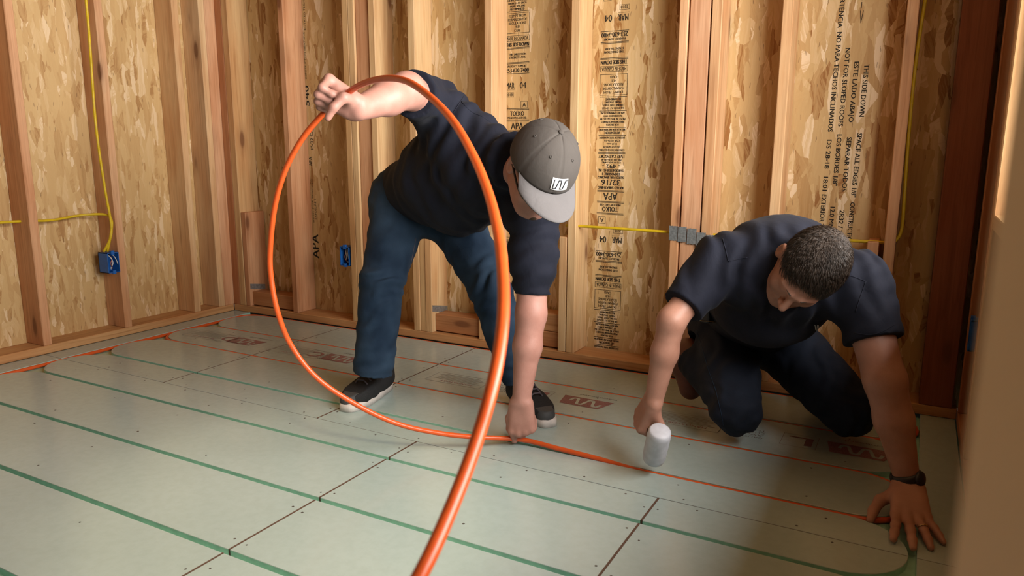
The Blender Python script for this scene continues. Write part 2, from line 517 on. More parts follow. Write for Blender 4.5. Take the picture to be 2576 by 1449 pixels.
# screw heads, a few millimetres each
def screws(pts, parent):
    parts = []
    for x, y in pts:
        n = 8; r = rng.uniform(0.0026, 0.0038)
        top = [(x + r * math.cos(2 * math.pi * k / n), y + r * math.sin(2 * math.pi * k / n)) for k in range(n)]
        parts.append(prism(top, -0.003, 0.0005))
    if parts: tag(obj('screw_heads', join_parts(parts), 'screw', parent), kind='stuff')
for (o, a, b, ya, yb) in panels:
    pts = []
    ys = [gy(i + 0.5) + s for i in range(0, 11) for s in (-0.09, 0.085)]
    for x in ([a + 0.022] if a > 0.1 else []) + ([b - 0.022] if b < 3.5 else []):
        pts += [(x + rng.uniform(-.006, .006), y + rng.uniform(-.03, .03)) for y in ys if ya + .02 < y < yb - .02]
    for y in ys:
        if ya + .02 < y < yb - .02:
            for x in np.arange(a + 0.4, b - 0.1, 0.41):
                if rng.random() < 0.5: pts.append((x + rng.uniform(-.05, .05), y + rng.uniform(-.02, .02)))
    for y in (ya + 0.022, yb - 0.022):
        if -0.1 < y: continue
        for x in np.arange(a + 0.12, b - 0.05, 0.30): pts.append((x + rng.uniform(-.03, .03), y))
    screws(pts, o)

# print on the panels, upside down from here, between the second and third groove
def wave(p, x, y, w, h, t, n=5):
    pts = []
    for k in range(61):
        s = k / 60
        yy = math.sin(s * math.pi * (n - 0.0)); yy = max(-1, min(1, yy * 1.6))
        pts.append((x + w * s, y + h * yy / 2))
    p.band(pts, t)
def floor_logo(x, parent, y=None, s=1.0):
    y = gy(1.5) if y is None else y
    p = Print()
    p.poly([(-0.10 * s, 0.045 * s), (0.10 * s, 0.045 * s), (0.07 * s, -0.045 * s), (-0.085 * s, -0.045 * s)])
    a = p.build('printed_emblem', 'maroon', parent, (x, y, 0.0006), (1, 0, 0), (0, 1, 0))
    q = Print(); wave(q, -0.06 * s, 0, 0.125 * s, 0.055 * s, 0.011 * s, 4)
    q.build('printed_wave', 'floor', parent, (x, y, 0.0009), (1, 0, 0), (0, 1, 0))
    q = Print(); q.text('warmboard', 0.0, 0, 0.014, 0.15)
    q.build('printed_lettering', 'greyprint', parent, (x + 0.10, y + 0.085, 0.0006), (-1, 0, 0), (0, -1, 0))
def floor_notice(x, parent, y=None):
    y = gy(1.5) if y is None else y
    p = Print()
    p.frame(-0.13, -0.06, 0.13, 0.06, 0.0015)
    for k in range(6): p.bar(-0.11 + 0.01 * (k % 2), -0.02 + 0.012 * k, 0.11 - 0.015 * (k % 3), -0.0175 + 0.012 * k)
    p.build('printed_notice', 'greyprint', parent, (x, y, 0.0006), (1, 0, 0), (0, 1, 0))
    q = Print(); q.text('MANDATORY', 0, 0, 0.016, 0.15)
    q.build('printed_lettering', 'maroon', parent, (x + 0.085, y - 0.03, 0.0006), (-1, 0, 0), (0, -1, 0))
    q = Print()
    for k, w in enumerate(('CAUTION', 'AVOID', 'CUTTING', 'TUBING')): q.text(w, 0, -0.022 * k, 0.016, 0.10)
    q.build('printed_lettering', 'greyprint', parent, (x + 0.27, y - 0.03, 0.0006), (-1, 0, 0), (0, -1, 0))
def floor_badge(x, parent, y=None, ch='L'):
    y = gy(1.5) if y is None else y
    p = Print(); p.text(ch, 0, 0, 0.07, 0.07, False, 0.006)
    p.build('printed_badge', 'maroon', parent, (x + 0.04, y + 0.035, 0.0006), (-1, 0, 0), (0, -1, 0))
    q = Print(); q.frame(-0.055, -0.055, 0.055, 0.055, 0.0015)
    q.build('printed_frame', 'greyprint', parent, (x, y, 0.0006), (1, 0, 0), (0, 1, 0))
pa, pb, pc = panels[0][0], panels[1][0], panels[2][0]
floor_logo(0.62, pa); floor_notice(0.36, pa); floor_badge(0.50, pa, None, 'D')
floor_logo(1.23, pb); floor_badge(1.08, pb, None, 'C'); floor_notice(0.95, pb)
floor_notice(1.86, pc); floor_badge(2.22, pc, None, 'D'); floor_logo(2.42, pc)
floor_notice(2.80, pc); floor_badge(3.18, pc); floor_logo(3.36, pc)

# ------------------------------------------------------------------ walls
DEP, HT = 0.140, 2.44
TH = 0.012
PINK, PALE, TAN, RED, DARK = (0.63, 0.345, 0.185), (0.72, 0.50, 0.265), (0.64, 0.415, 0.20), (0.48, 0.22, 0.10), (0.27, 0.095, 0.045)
def sheet(name, parent, size, loc, cols, color=(1, 1, 1), mat='osb'):
    """board of size (w,h) lying in its own xy plane; cols = world directions of its x,y,z axes"""
    o = obj(name, box_mesh(size[0], size[1], TH), mat, parent, False, color)
    a, b, c = cols
    o.matrix_world = Matrix(((a[0], b[0], c[0], loc[0]), (a[1], b[1], c[1], loc[1]), (a[2], b[2], c[2], loc[2]), (0, 0, 0, 1)))
    return o
EX, EY, EZ = (1, 0, 0), (0, 1, 0), (0, 0, 1)
wall_back = tag(empty('wall_back'), 'back wall of open lumber studs over strand board sheathing', None, None, 'structure')
sheet('sheathing', wall_back, (4.10, HT), (1.80, DEP + TH / 2, HT / 2), (EX, EZ, (0, -1, 0)), (1, 1, 1), 'osb_back')
PZ = 0.038
lumber('bottom_plate', wall_back, (0.0, 3.635), (0, DEP), (0, PZ), 'x', (0.56, 0.31, 0.135))
lumber('top_plate', wall_back, (-0.14, 3.77), (0, DEP), (HT - PZ, HT), 'x', TAN)
ZT = HT - PZ
def bstud(x0, x1, tint, z1=ZT, y0=0.0, name='stud'):
    return lumber(name, wall_back, (x0, x1), (y0, DEP - 0.0005), (PZ, z1), 'z', tint)
bstud(0.0005, 0.052, RED); bstud(0.052, 0.098, TAN)
bstud(0.100, 0.136, PINK, 0.575, 0.002, 'trimmer_stud')
bstud(0.468, 0.506, PINK)
bstud(0.895, 0.932, TAN); bstud(0.933, 0.970, PALE); bstud(0.972, 1.056, PINK, ZT, 0.010); bstud(1.058, 1.096, PALE)
bstud(1.290, 1.328, PALE)
bstud(1.3285, 1.362, TAN, 0.56, 0.003, 'trimmer_stud'); bstud(1.3625, 1.400, PALE, 0.575, 0.0, 'trimmer_stud')
bstud(1.668, 1.704, PALE, 0.56, 0.002, 'trimmer_stud'); bstud(1.705, 1.743, (0.76, 0.52, 0.29))
bstud(2.082, 2.119, (0.70, 0.50, 0.28), 0.556, 0.002, 'trimmer_stud'); bstud(2.123, 2.161, PALE)
bstud(2.577, 2.6115, (0.72, 0.44, 0.24)); bstud(2.6165, 2.6955, (0.70, 0.42, 0.25), ZT, 0.006); bstud(2.7010, 2.740, (0.72, 0.47, 0.26), ZT, 0.001)
bstud(2.955, 2.993, (0.72, 0.47, 0.25))
bstud(3.300, 3.337, PINK, 0.61, 0.01, 'trimmer_stud'); bstud(3.355, 3.390, (0.70, 0.42, 0.22))
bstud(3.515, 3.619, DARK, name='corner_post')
# low blocking with galvanised straps
lumber('blocking', wall_back, (0.137, 0.467), (0.020, 0.115), (PZ + 0.006, 0.122), 'x', (0.50, 0.25, 0.11))
lumber('blocking', wall_back, (1.401, 1.667), (0.028, 0.118), (PZ + 0.006, 0.130), 'x', (0.47, 0.23, 0.10))
lumber('blocking', wall_back, (1.744, 2.081), (0.028, 0.118), (PZ + 0.006, 0.115), 'x', (0.47, 0.23, 0.10))
lumber('blocking', wall_back, (1.744, 2.081), (0.028, 0.118), (0.117, 0.20), 'x', (0.52, 0.26, 0.11))
def strap(x, y0, y1, z0, z1, drop):
    vs = [(x, y0, z0), (x, y1, z0 - drop), (x, y1, z1 - drop), (x, y0, z1)]
    vs += [(a + 0.0016, b, c) for a, b, c in vs]
    fs = [(3, 2, 1, 0), (4, 5, 6, 7), (0, 1, 5, 4), (1, 2, 6, 5), (2, 3, 7, 6), (3, 0, 4, 7)]
    obj('strap_plate', mesh_from(vs, fs), 'steel', wall_back)
strap(0.1362, 0.006, 0.115, 0.137, 0.168, 0.018)
strap(1.4003, 0.004, 0.135, 0.143, 0.176, 0.026)
# nail plates over the tripled stud, stepping down to the right
def nail_plate(x0, x1, z0, z1, yo):
    n = 6; top, bot = [], []
    for k in range(n + 1):
        s = k / n; j = 0.0022 if k % 2 else 0
        top.append((x0 + (x1 - x0) * s, z1 - j)); bot.append((x0 + (x1 - x0) * s, z0 + j))
    poly = bot + top[::-1]
    v, f = prism(poly, 0, 0.0014)
    v = [(a, yo - c, b) for a, b, c in v]
    parts = [(v, f)]
    for k in range(4):                              # pressed prongs
        px = x0 + (x1 - x0) * (0.3 + 0.4 * (k % 2)); pz = z0 + (z1 - z0) * (0.2 + 0.2 * k)
        q, h = prism([(px - .003, pz - .0015), (px + .003, pz - .0015), (px + .003, pz + .0015), (px - .003, pz + .0015)], 0, 0.0026)
        parts.append(([(a, yo - c, b) for a, b, c in q], h))
    obj('nail_plate', join_parts(parts), 'steel', wall_back)
for k, (a, b, z0, z1) in enumerate(((2.574, 2.6085, .570, .631), (2.611, 2.6455, .567, .630), (2.648, 2.6845, .560, .625), (2.687, 2.7225, .547, .611), (2.725, 2.764, .543, .603))):
    nail_plate(a, b, z0, z1, -0.0008 - 0.0030 * (k % 2))

wall_left = tag(empty('wall_left'), 'left wall of lumber studs over strand board sheathing', None, None, 'structure')
sheet('sheathing', wall_left, (3.9, HT), (-DEP - TH / 2, -1.75, HT / 2), (EY, EZ, EX))
lumber('bottom_plate', wall_left, (-DEP, 0.0), (-3.6, -0.001), (0, PZ), 'y', (0.58, 0.335, 0.15))
lumber('top_plate', wall_left, (-DEP, 0.0), (-3.6, -0.001), (HT - PZ, HT), 'y', TAN)
def lstud(y0, y1, tint, x1=0.0):
    lumber('stud', wall_left, (-DEP + 0.0005, x1), (y0, y1), (PZ, ZT), 'z', tint)
for k in range(2, 8):
    lstud(-0.256 - 0.4064 * k - 0.012, -0.218 - 0.4064 * k - 0.012, PINK)
lstud(-0.680, -0.642, (0.66, 0.40, 0.225)); lstud(-0.265, -0.227, (0.70, 0.47, 0.255))
lstud(-0.102, -0.064, (0.72, 0.49, 0.27)); lstud(-0.063, 0.012, (0.68, 0.40, 0.23))

# right wall with its window opening (out of frame to the right, the room's daylight)
RX = 3.635
WY0, WY1, WZ0, WZ1 = -2.35, -0.45, 0.76, 2.08
wall_right = tag(empty('wall_right'), 'right wall framing in shade with a window opening', None, None, 'structure')
rc = ((0, -1, 0), EZ, (-1, 0, 0))
def rsheet(y0, y1, z0, z1):
    sheet('sheathing', wall_right, (y1 - y0, z1 - z0), (RX + DEP + TH / 2, (y0 + y1) / 2, (z0 + z1) / 2), rc)
rsheet(WY1, 0.15, 0, HT); rsheet(-3.6, WY0, 0, HT); rsheet(WY0, WY1, 0, WZ0); rsheet(WY0, WY1, WZ1, HT)
lumber('bottom_plate', wall_right, (RX, RX + DEP), (-3.6, -0.001), (0, PZ), 'y', RED)
lumber('top_plate', wall_right, (RX, RX + DEP), (-3.6, -0.001), (HT - PZ, HT), 'y', TAN)
def rstud(y0, y1, tint, z0=PZ, z1=ZT, name='stud', x0=RX):
    lumber(name, wall_right, (x0, RX + DEP - 0.0005), (y0, y1), (z0, z1), 'z', tint)
rstud(-0.041, -0.003, RED); rstud(-0.445, -0.408, RED); rstud(-0.485, -0.447, TAN, PZ, ZT)
rstud(WY0 - 0.04, WY0 - 0.002, TAN); rstud(-2.85, -2.81, TAN)
for y in (-0.85, -1.26, -1.66, -2.07): rstud(y, y + 0.038, RED, PZ, WZ0 - 0.04, 'cripple_stud')
lumber('window_sill', wall_right, (RX, RX + DEP), (WY0, WY1 - 0.038), (WZ0 - 0.04, WZ0), 'y', TAN)
lumber('window_header', wall_right, (RX, RX + DEP), (WY0, WY1 - 0.038), (WZ1, WZ1 + 0.14), 'y', TAN)

ceiling = tag(empty('ceiling'), 'subfloor boards and joists overhead', None, None, 'structure')
sheet('decking', ceiling, (4.2, 3.9), (1.8, -1.75, HT + 0.2 + TH / 2), (EX, EY, EZ), (0.8, 0.8, 0.8))
for k in range(9):
    lumber('joist', ceiling, (-0.14, 3.77), (-0.2 - 0.4064 * k, -0.162 - 0.4064 * k), (HT, HT + 0.2), 'x', TAN)

# tan-painted jamb close to the lens on the right
jp = at(2480, 724, 0.16)
jamb = obj('trim_1', box_mesh(0.20, 0.15, HT, 0.003), 'paint', None)
jamb.location = (jp[0] + 0.10, jp[1] - 0.075, HT / 2)
tag(jamb, 'tan painted door jamb close to the lens at right edge', None, None, 'structure')

# -------- stamps printed on the sheathing
def stamp_a(mirror=False):
    """grade stamp, about 0.13 wide and 0.9 tall, top at y=0"""
    p = Print(); W = 0.125
    rows_ = [('frame', 'A', .030), ('gap', .018), ('boxs', '2018', .020), ('gap', .012), ('big2', ('MAR', '04'), .026), ('gap', .03), ('rule', 1),
            ('t', '253-620-7400', .018), ('t', 'PRODUCT SUPPORT', .009), ('rule', 2), ('gap', .012), ('t', 'STRENGTH AXIS', .009), ('t', 'THIS DIRECTION', .009), ('gap', .012),
            ('rule', 2), ('t', 'THIS SIDE DOWN', .016), ('gap', .004), ('boxw', 'MADE IN CANADA', .015), ('gap', .005),
            ('boxm', ('EXEMPT FROM', 'FORMALDEHYDE', 'REGULATIONS', 'HUD', 'CARB'), .011), ('rule', 1),
            ('t', 'RECOMMENDED', .009), ('t', 'PANEL SPACING', .008), ('t', '1/8 INCH AT ENDS', .008), ('t', '1/8 INCH AT EDGES', .008), ('rule', 1),
            ('t', 'APA RECOMMENDATIONS', .008), ('t', 'ACCORDANCE WITH', .008), ('t', 'MUST BE INSTALLED IN', .008), ('t', 'PERFORMANCE PANELS', .008), ('t', 'FOR PROPER', .008), ('rule', 1),
            ('t', 'INSTALLATION INFORMATION', .008), ('t', 'ATTENTION:', .010), ('rule', 1),
            ('t', 'EXTERIOR TYPE ADHESIVE', .008), ('t', 'CSA 0325-16', .009), ('t', '12.0 mm', .009), ('t', '2R32/2F16/W24', .008), ('t', 'CONSTRUCTION SHEATHING', .008), ('rule', 2),
            ('t', '15/32 CATEGORY', .013), ('t', 'PRP-108  HUD-UM-40', .007), ('t', 'PS 2-10 SHEATHING', .007), ('t', '- 492 -', .016), ('t', 'THICKNESS 0.451 IN.', .011), ('t', 'EXPOSURE 1', .011), ('t', 'SIZED FOR SPACING', .010),
            ('t', '32/16', .024), ('t', 'RATED SHEATHING', .011), ('rule', 2), ('t', 'APA', .030), ('rule', 2), ('t', 'MEADOW LAKE OSB', .009), ('t', 'TOLKO', .020), ('rule', 2)]
    return p, rows_, W
def lay(rows_, p, W, y=0.0, up=False):
    """rows from top to bottom; when `up` the list order is bottom to top"""
    for r in rows_:
        k = r[0]
        if k == 'gap': y -= r[1]
        elif k == 'rule':
            for q in range(r[1]): p.bar(-W / 2, y - .0022 - .0045 * q, W / 2, y - .0045 * q)
            y -= .0045 * r[1] + .003
        elif k == 't':
            h = r[2]; p.text(r[1], 0, y - h, h, min(W * 0.94, len(r[1]) * h * 0.72), True, 0.0018 if h > .009 else 0.0009); y -= h + .0038
        elif k == 'frame':
            h = r[2]; p.frame(.020, y - h, .054, y, .0016); p.text(r[1], .037, y - h + .006, h - .012, None, True, .001); y -= h
        elif k == 'boxs':
            h = r[2]; p.frame(-.062, y - h, -.018, y, .0012); p.text(r[1], -.040, y - h + .004, h - .008, .032, True, .0006); y -= h
        elif k == 'big2':
            h = r[2]; p.text(r[1][0], -.036, y - h, h, .044, True, .001); p.text(r[1][1], .030, y - h, h, .032, True, .001)
            p.bar(-.062, y - h - .006, -.012, y - h - .005); y -= h + .004
        elif k == 'boxw':
            h = r[2]; p.frame(-W / 2, y - h - .008, W / 2, y, .0016); p.text(r[1], 0, y - h - .004, h, W * .88, True, .0005); y -= h + .010
        elif k == 'boxm':
            n = len(r[1]); h = r[2]; H = n * (h + .004) + .008
            p.frame(-W / 2, y - H, W / 2, y, .0018)
            for q, s in enumerate(r[1]): p.text(s, 0, y - .006 - h - q * (h + .004), h, min(W * .86, len(s) * h * .72), True, .0005)
            y -= H + .004
    return y
yp = DEP - 0.0006
def put_stamp(x, ztop, flip):
    """one 0.925 m run of the grade stamp; flip = printed upside down"""
    p, rr, W = stamp_a(); e = lay(rr[::-1], p, W)
    ob = p.build('printed_grade_stamp', 'ink', wall_back, (0, 0, 0), EX, EZ)
    ob.data.transform(Matrix.Diagonal((1, 1, 0.925 / (-e), 1)))
    if flip: ob.data.transform(Matrix.Rotation(math.pi, 4, 'Y'))
    ob.location = (x, yp, ztop - (0.925 if flip else 0))
    if ztop - 0.925 < PZ:                        # cut off by the bottom plate
        bm = bmesh.new(); bm.from_mesh(ob.data)
        bmesh.ops.bisect_plane(bm, geom=bm.verts[:] + bm.edges[:] + bm.faces[:], plane_co=(0, 0, PZ + .004 - ob.location.z), plane_no=(0, 0, -1), clear_outer=True)
        bm.to_mesh(ob.data); bm.free()
for zt in (1.575, 0.640): put_stamp(2.262, zt, True)
for zt in (2.04, 1.115, 0.19): put_stamp(1.795, zt, False)
# far-left bay: stamp turned on its side, reading upwards
p = Print()
p.text('APA', 0.0, 0, 0.050, 0.135, False, 0.003)
p.text('RATED SHEATHING', 0.20, 0.042, 0.012, 0.24); p.text('SIZED FOR SPACING', 0.20, 0.024, 0.010, 0.24); p.text('EXPOSURE 1', 0.22, 0.004, 0.014, 0.11)
p.text('APA', 0.51, 0.020, 0.022, 0.05, False, .001); p.text('THICKNESS 0.451 IN.', 0.60, 0.045, 0.010, 0.24); p.text('15/32 CAT.', 0.60, 0.006, 0.020, 0.13, False, .001)
p.text('540', 0.83, 0.020, 0.034, 0.105, False, .002); p.text('CONSTRUCTION SHEATHING', 0.97, 0.030, 0.011, 0.24); p.bar(0.97, 0.046, 1.15, 0.051); p.text('ROTATED TECHNO', 1.22, 0.02, 0.012, 0.18)
p.text('APA RATED', 1.44, 0.03, 0.012, 0.10)
p.build('printed_grade_stamp', 'ink', wall_back, (0.546, yp, 0.325), EX, EZ, math.pi / 2, 0)
# right bay: bilingual notice, four lines turned to read downwards
p = Print()
L4 = [[(-0.08, 'MARKS'), (0.215, 'THIS SIDE DOWN'), (0.46, 'SPACE ALL EDGES 1/8"'), (0.715, 'CONSTRUCTION SHEATHING')],
      [(-0.03, '-->'), (0.205, 'ESTE LADO ABAJO'), (0.475, 'SEPARAR TODOS'), (0.745, '2R32 / 2F16 / W24')],
      [(0.155, 'NOT FOR SLOPED ROOFS'), (0.465, 'LOS BORDES 1/8"'), (0.735, '12.0 MM  CSA 0325')],
      [(-0.08, 'ADVERTENCIA  NO PARA TECHOS INCLINADOS'), (0.485, 'DS 28-18   18:01'), (0.69, 'EXTERIOR TYPE ADHESIVE')]]
ends = {'MARKS': .07, 'THIS SIDE DOWN': .185, 'SPACE ALL EDGES 1/8"': .235, 'CONSTRUCTION SHEATHING': .28, '-->': .10, 'ESTE LADO ABAJO': .215, 'SEPARAR TODOS': .20,
        '2R32 / 2F16 / W24': .20, 'NOT FOR SLOPED ROOFS': .28, 'LOS BORDES 1/8"': .19, '12.0 MM  CSA 0325': .20, 'ADVERTENCIA  NO PARA TECHOS INCLINADOS': .535, 'DS 28-18   18:01': .19, 'EXTERIOR TYPE ADHESIVE': .27}
for k, row in enumerate(L4):
    for (x, s) in row: p.text(s, x, -0.034 * k, 0.0165, ends[s], False, 0.0014)
p.build('printed_notice', 'ink', wall_back, (3.232, yp, 1.455), EX, EZ, -math.pi / 2 - 0.012, 0)

# ------------------------------------------------------------------ cables and boxes
def cable(name, pts, label, r=0.0060, n=8):
    P = catmull(pts, n)
    o = obj(name, tube_mesh(P, r, 8), 'yellow', None, True)
    return tag(o, label, 'cable', 'yellow electrical cables')
cable('electrical_cable', [(-0.02, -0.722, HT), (0.006, -0.722, 1.6), (0.007, -0.735, 1.06), (0.007, -0.722, 0.75), (0.007, -0.708, 0.575), (0.004, -0.716, 0.50), (-0.02, -0.742, 0.432)],
      'yellow cable dropping down the left wall stud into the blue box')
cable('electrical_cable', [(-0.07, -1.40, 0.612), (-0.07, -1.10, 0.608), (-0.072, -1.03, 0.604), (-0.085, -0.93, 0.600), (-0.08, -0.80, 0.612), (-0.03, -0.715, 0.612), (0.004, -0.702, 0.585), (0.006, -0.713, 0.52), (-0.012, -0.728, 0.432)],
      'yellow cable coming sideways through the left stud into the blue box')
cable('electrical_cable', [(2.10, 0.03, 0.604), (2.17, 0.030, 0.604), (2.36, 0.020, 0.604), (2.56, 0.028, 0.601), (2.80, 0.05, 0.598), (3.05, 0.07, 0.598), (3.24, 0.045, 0.606), (3.355, 0.05, 0.606), (3.385, 0.05, 0.612), (3.404, 0.055, 0.655),
       (3.402, 0.06, 0.78), (3.397, 0.068, 0.95), (3.395, 0.07, 1.2), (3.405, 0.07, 1.44), (3.43, 0.07, 1.8), (3.44, 0.07, HT)],
      'yellow cable crossing the back wall studs then rising at right')

def elec_box(loc, ax, ay, label, wires=True):
    """open single-gang box; ax = world dir of its width, ay = dir its open face looks to"""
    e = empty('electrical_box', loc)
    w, h, d, t = 0.060, 0.100, 0.072, 0.003
    ax = np.array(ax, float); ay = np.array(ay, float); az = np.array([0, 0, 1.0])
    def bx(x0, x1, y0, y1, z0, z1):
        v = [(x0, y0, z0), (x1, y0, z0), (x1, y1, z0), (x0, y1, z0), (x0, y0, z1), (x1, y0, z1), (x1, y1, z1), (x0, y1, z1)]
        v = [ax * a + ay * b + az * c for a, b, c in v]
        return v, [(0, 3, 2, 1), (4, 5, 6, 7), (0, 1, 5, 4), (1, 2, 6, 5), (2, 3, 7, 6), (3, 0, 4, 7)]
    parts = [bx(-w / 2, w / 2, -d, -d + t, -h / 2, h / 2), bx(-w / 2, -w / 2 + t, -d, 0, -h / 2, h / 2), bx(w / 2 - t, w / 2, -d, 0, -h / 2, h / 2),
             bx(-w / 2, w / 2, -d, 0, h / 2 - t, h / 2), bx(-w / 2, w / 2, -d, 0, -h / 2, -h / 2 + t),
             bx(-.008, .008, -.012, 0.001, h / 2 - .012, h / 2 + .010), bx(-.008, .008, -.012, 0.001, -h / 2 - .006, -h / 2 + .012)]
    b = obj('box_shell', join_parts(parts), 'blue', e)
    bm = bmesh.new(); bm.from_mesh(b.data); bmesh.ops.recalc_face_normals(bm, faces=bm.faces); bm.to_mesh(b.data); bm.free()
    if wires:
        def wp(pts, mat, r):
            P = [ax * a + ay * b_ + az * c for a, b_, c in pts]
            obj('wire', tube_mesh(catmull(P, 5), r, 6), mat, e, True)
        wp([(-.01, -.06, .045), (-.005, -.02, .030), (.004, -.012, .0), (-.004, -.02, -.028), (.006, -.03, -.036)], 'whitewire', .0022)
        wp([(.008, -.06, .045), (.004, -.018, .022), (-.008, -.012, -.004), (.002, -.016, -.030)], 'copper', .0020)
        wp([(.0, -.06, .045), (.010, -.016, .034), (.018, -.006, .012), (.024, -.004, -.012)], 'whitewire', .0016)
    return tag(e, label, 'electrical box')
elec_box((0.004, -0.712, 0.376), (0, 1, 0), (1, 0, 0), 'blue plastic outlet box with wires on the left wall stud')
elec_box((0.855, -0.002, 0.380), (1, 0, 0), (0, -1, 0), 'blue plastic outlet box on the back wall seen inside the tube loop')
elec_box((RX - 0.004, -0.195, 0.355), (0, -1, 0), (-1, 0, 0), 'dark blue outlet box in the shaded corner at far right')

# ------------------------------------------------------------------ implicit surfaces for bodies and clothes
def V3(*a): return np.array(a if len(a) > 1 else a[0], float)
def unit(v): v = np.array(v, float); return v / (np.linalg.norm(v) + 1e-12)
class Blob:
    """smooth union of tapered capsules and ellipsoids, meshed with surface nets"""
    def __init__(self): self.pr = []; self.cuts = []; self.folds = []
    def cap(self, a, b, ra, rb, k=0.02, op=1, side=None, flat=1.0):
        """tapered capsule; with side/flat the section is stretched by `flat` along `side`"""
        self.pr.append(('c', V3(a), V3(b), ra, rb, k, op, None if side is None else unit(side), flat)); return self
    def chain(self, pts, rad, k=0.02, op=1, side=None, flat=1.0):
        for i in range(len(pts) - 1): self.cap(pts[i], pts[i + 1], rad[i], rad[i + 1], k, op, side, flat)
        return self
    def ell(self, c, rad, R=None, k=0.02, op=1):
        self.pr.append(('e', V3(c), np.array(rad, float), np.eye(3) if R is None else np.array(R, float), 0, k, op, None, 1.0)); return self
    def cut(self, p, n, c=None, rad=None):
        """remove what lies beyond the plane (p, n), optionally only within rad of c"""
        self.cuts.append((V3(p), unit(n), None if c is None else V3(c), rad)); return self
    def fold(self, a, b, rad, direc, lam, amp, ph=0.0, warp=0.6):
        self.folds.append((V3(a), V3(b), rad, unit(direc), lam, amp, ph, warp)); return self
    @staticmethod
    def _ev(q, P):
        if q[0] == 'c':
            _, a, b, ra, rb, k, op, side, flat = q
            ab = b - a; pa = P - a
            if side is not None:
                s = (side - unit(ab) * (side @ unit(ab))); s = unit(s)
                comp = pa @ s
                pa = pa - np.outer(comp * (1 - 1 / flat), s)
            t = np.clip(pa @ ab / (ab @ ab + 1e-12), 0, 1)
            return np.linalg.norm(pa - np.outer(t, ab), axis=1) - (ra + t * (rb - ra))
        _, c, rad, R = q[:4]
        L = (P - c) @ R
        k0 = np.linalg.norm(L / rad, axis=1); k1 = np.linalg.norm(L / (rad * rad), axis=1)
        return np.where(k0 < 1e-6, -rad.min(), k0 * (k0 - 1) / (k1 + 1e-9))
    def field(self, P, prs):
        d = np.full(len(P), 1.0)
        first = True
        for q in prs:
            e = self._ev(q, P); k = q[5]
            if q[6] > 0:
                if first: d = e; first = False; continue
                h = np.maximum(k - np.abs(d - e), 0) / k
                d = np.minimum(d, e) - h * h * k * 0.25
            else:
                e = -e
                h = np.maximum(k - np.abs(d - e), 0) / k
                d = np.maximum(d, e) + h * h * k * 0.25
        if self.folds:
            w = np.sin(P[:, 0] * 41 + 1.3 * np.sin(P[:, 2] * 23)) + np.sin(P[:, 1] * 37 + 2 * np.sin(P[:, 0] * 19)) + np.sin(P[:, 2] * 33 + P[:, 1] * 21)
            for a, b, rad, dr, lam, amp, ph, warp in self.folds:
                ab = b - a; t = np.clip((P - a) @ ab / (ab @ ab + 1e-12), 0, 1)
                dist = np.linalg.norm(P - a - np.outer(t, ab), axis=1)
                g_ = np.exp(-(dist / rad) ** 2)
                s = np.sin(2 * math.pi * ((P - a) @ dr) / lam + ph + warp * w)
                d = d - amp * g_ * (s * np.abs(s) ** 0.0 if False else s)
        for p, n, c, rad in self.cuts:
            e = (P - p) @ n
            if c is not None: e = np.where(np.linalg.norm(P - c, axis=1) < rad, e, -1.0)
            d = np.maximum(d, e)
        return d
    def mesh(self, h):
        lo, hi = [], []
        for q in self.pr:
            if q[6] < 0: continue
            if q[0] == 'c':
                m = max(q[3], q[4]) * max(1.0, q[8]); lo.append(np.minimum(q[1], q[2]) - m); hi.append(np.maximum(q[1], q[2]) + m)
            else:
                m = q[2].max(); lo.append(q[1] - m); hi.append(q[1] + m)
        lo = np.min(lo, 0) - 4 * h - 0.012; hi = np.max(hi, 0) + 4 * h + 0.012
        B = 16
        nb = np.ceil((hi - lo) / (h * B)).astype(int); n = nb * B + 1
        Fd = np.ones(tuple(n), np.float32)
        br = h * B * 0.87 + h
        gi = np.stack(np.meshgrid(*[np.arange(B + 1)] * 3, indexing='ij'), -1).reshape(-1, 3) * h
        cen = lo + (np.stack(np.meshgrid(*[np.arange(k) for k in nb], indexing='ij'), -1).reshape(-1, 3) + 0.5) * h * B
        idx = np.stack(np.meshgrid(*[np.arange(k) for k in nb], indexing='ij'), -1).reshape(-1, 3)
        ev = [self._ev(q, cen) / (1.0 if q[0] == 'c' and q[8] <= 1 else 1.0) for q in self.pr]
        tot = self.field(cen, self.pr)
        for bi in range(len(cen)):
            i, j, k = idx[bi] * B
            if abs(tot[bi]) > br * 1.35 + 0.03 and tot[bi] > 0:
                continue
            if tot[bi] < -(br * 1.35 + 0.03):
                Fd[i:i + B + 1, j:j + B + 1, k:k + B + 1] = -1.0; continue
            prs = [q for q, e in zip(self.pr, ev) if e[bi] < br * 1.5 * max(1.0, q[8] if q[0] == 'c' else 1.0) + q[5] + 0.02]
            if not [q for q in prs if q[6] > 0]: continue
            P = lo + idx[bi] * B * h + gi
            Fd[i:i + B + 1, j:j + B + 1, k:k + B + 1] = self.field(P, prs).reshape(B + 1, B + 1, B + 1)
        return nets(Fd, lo, h)

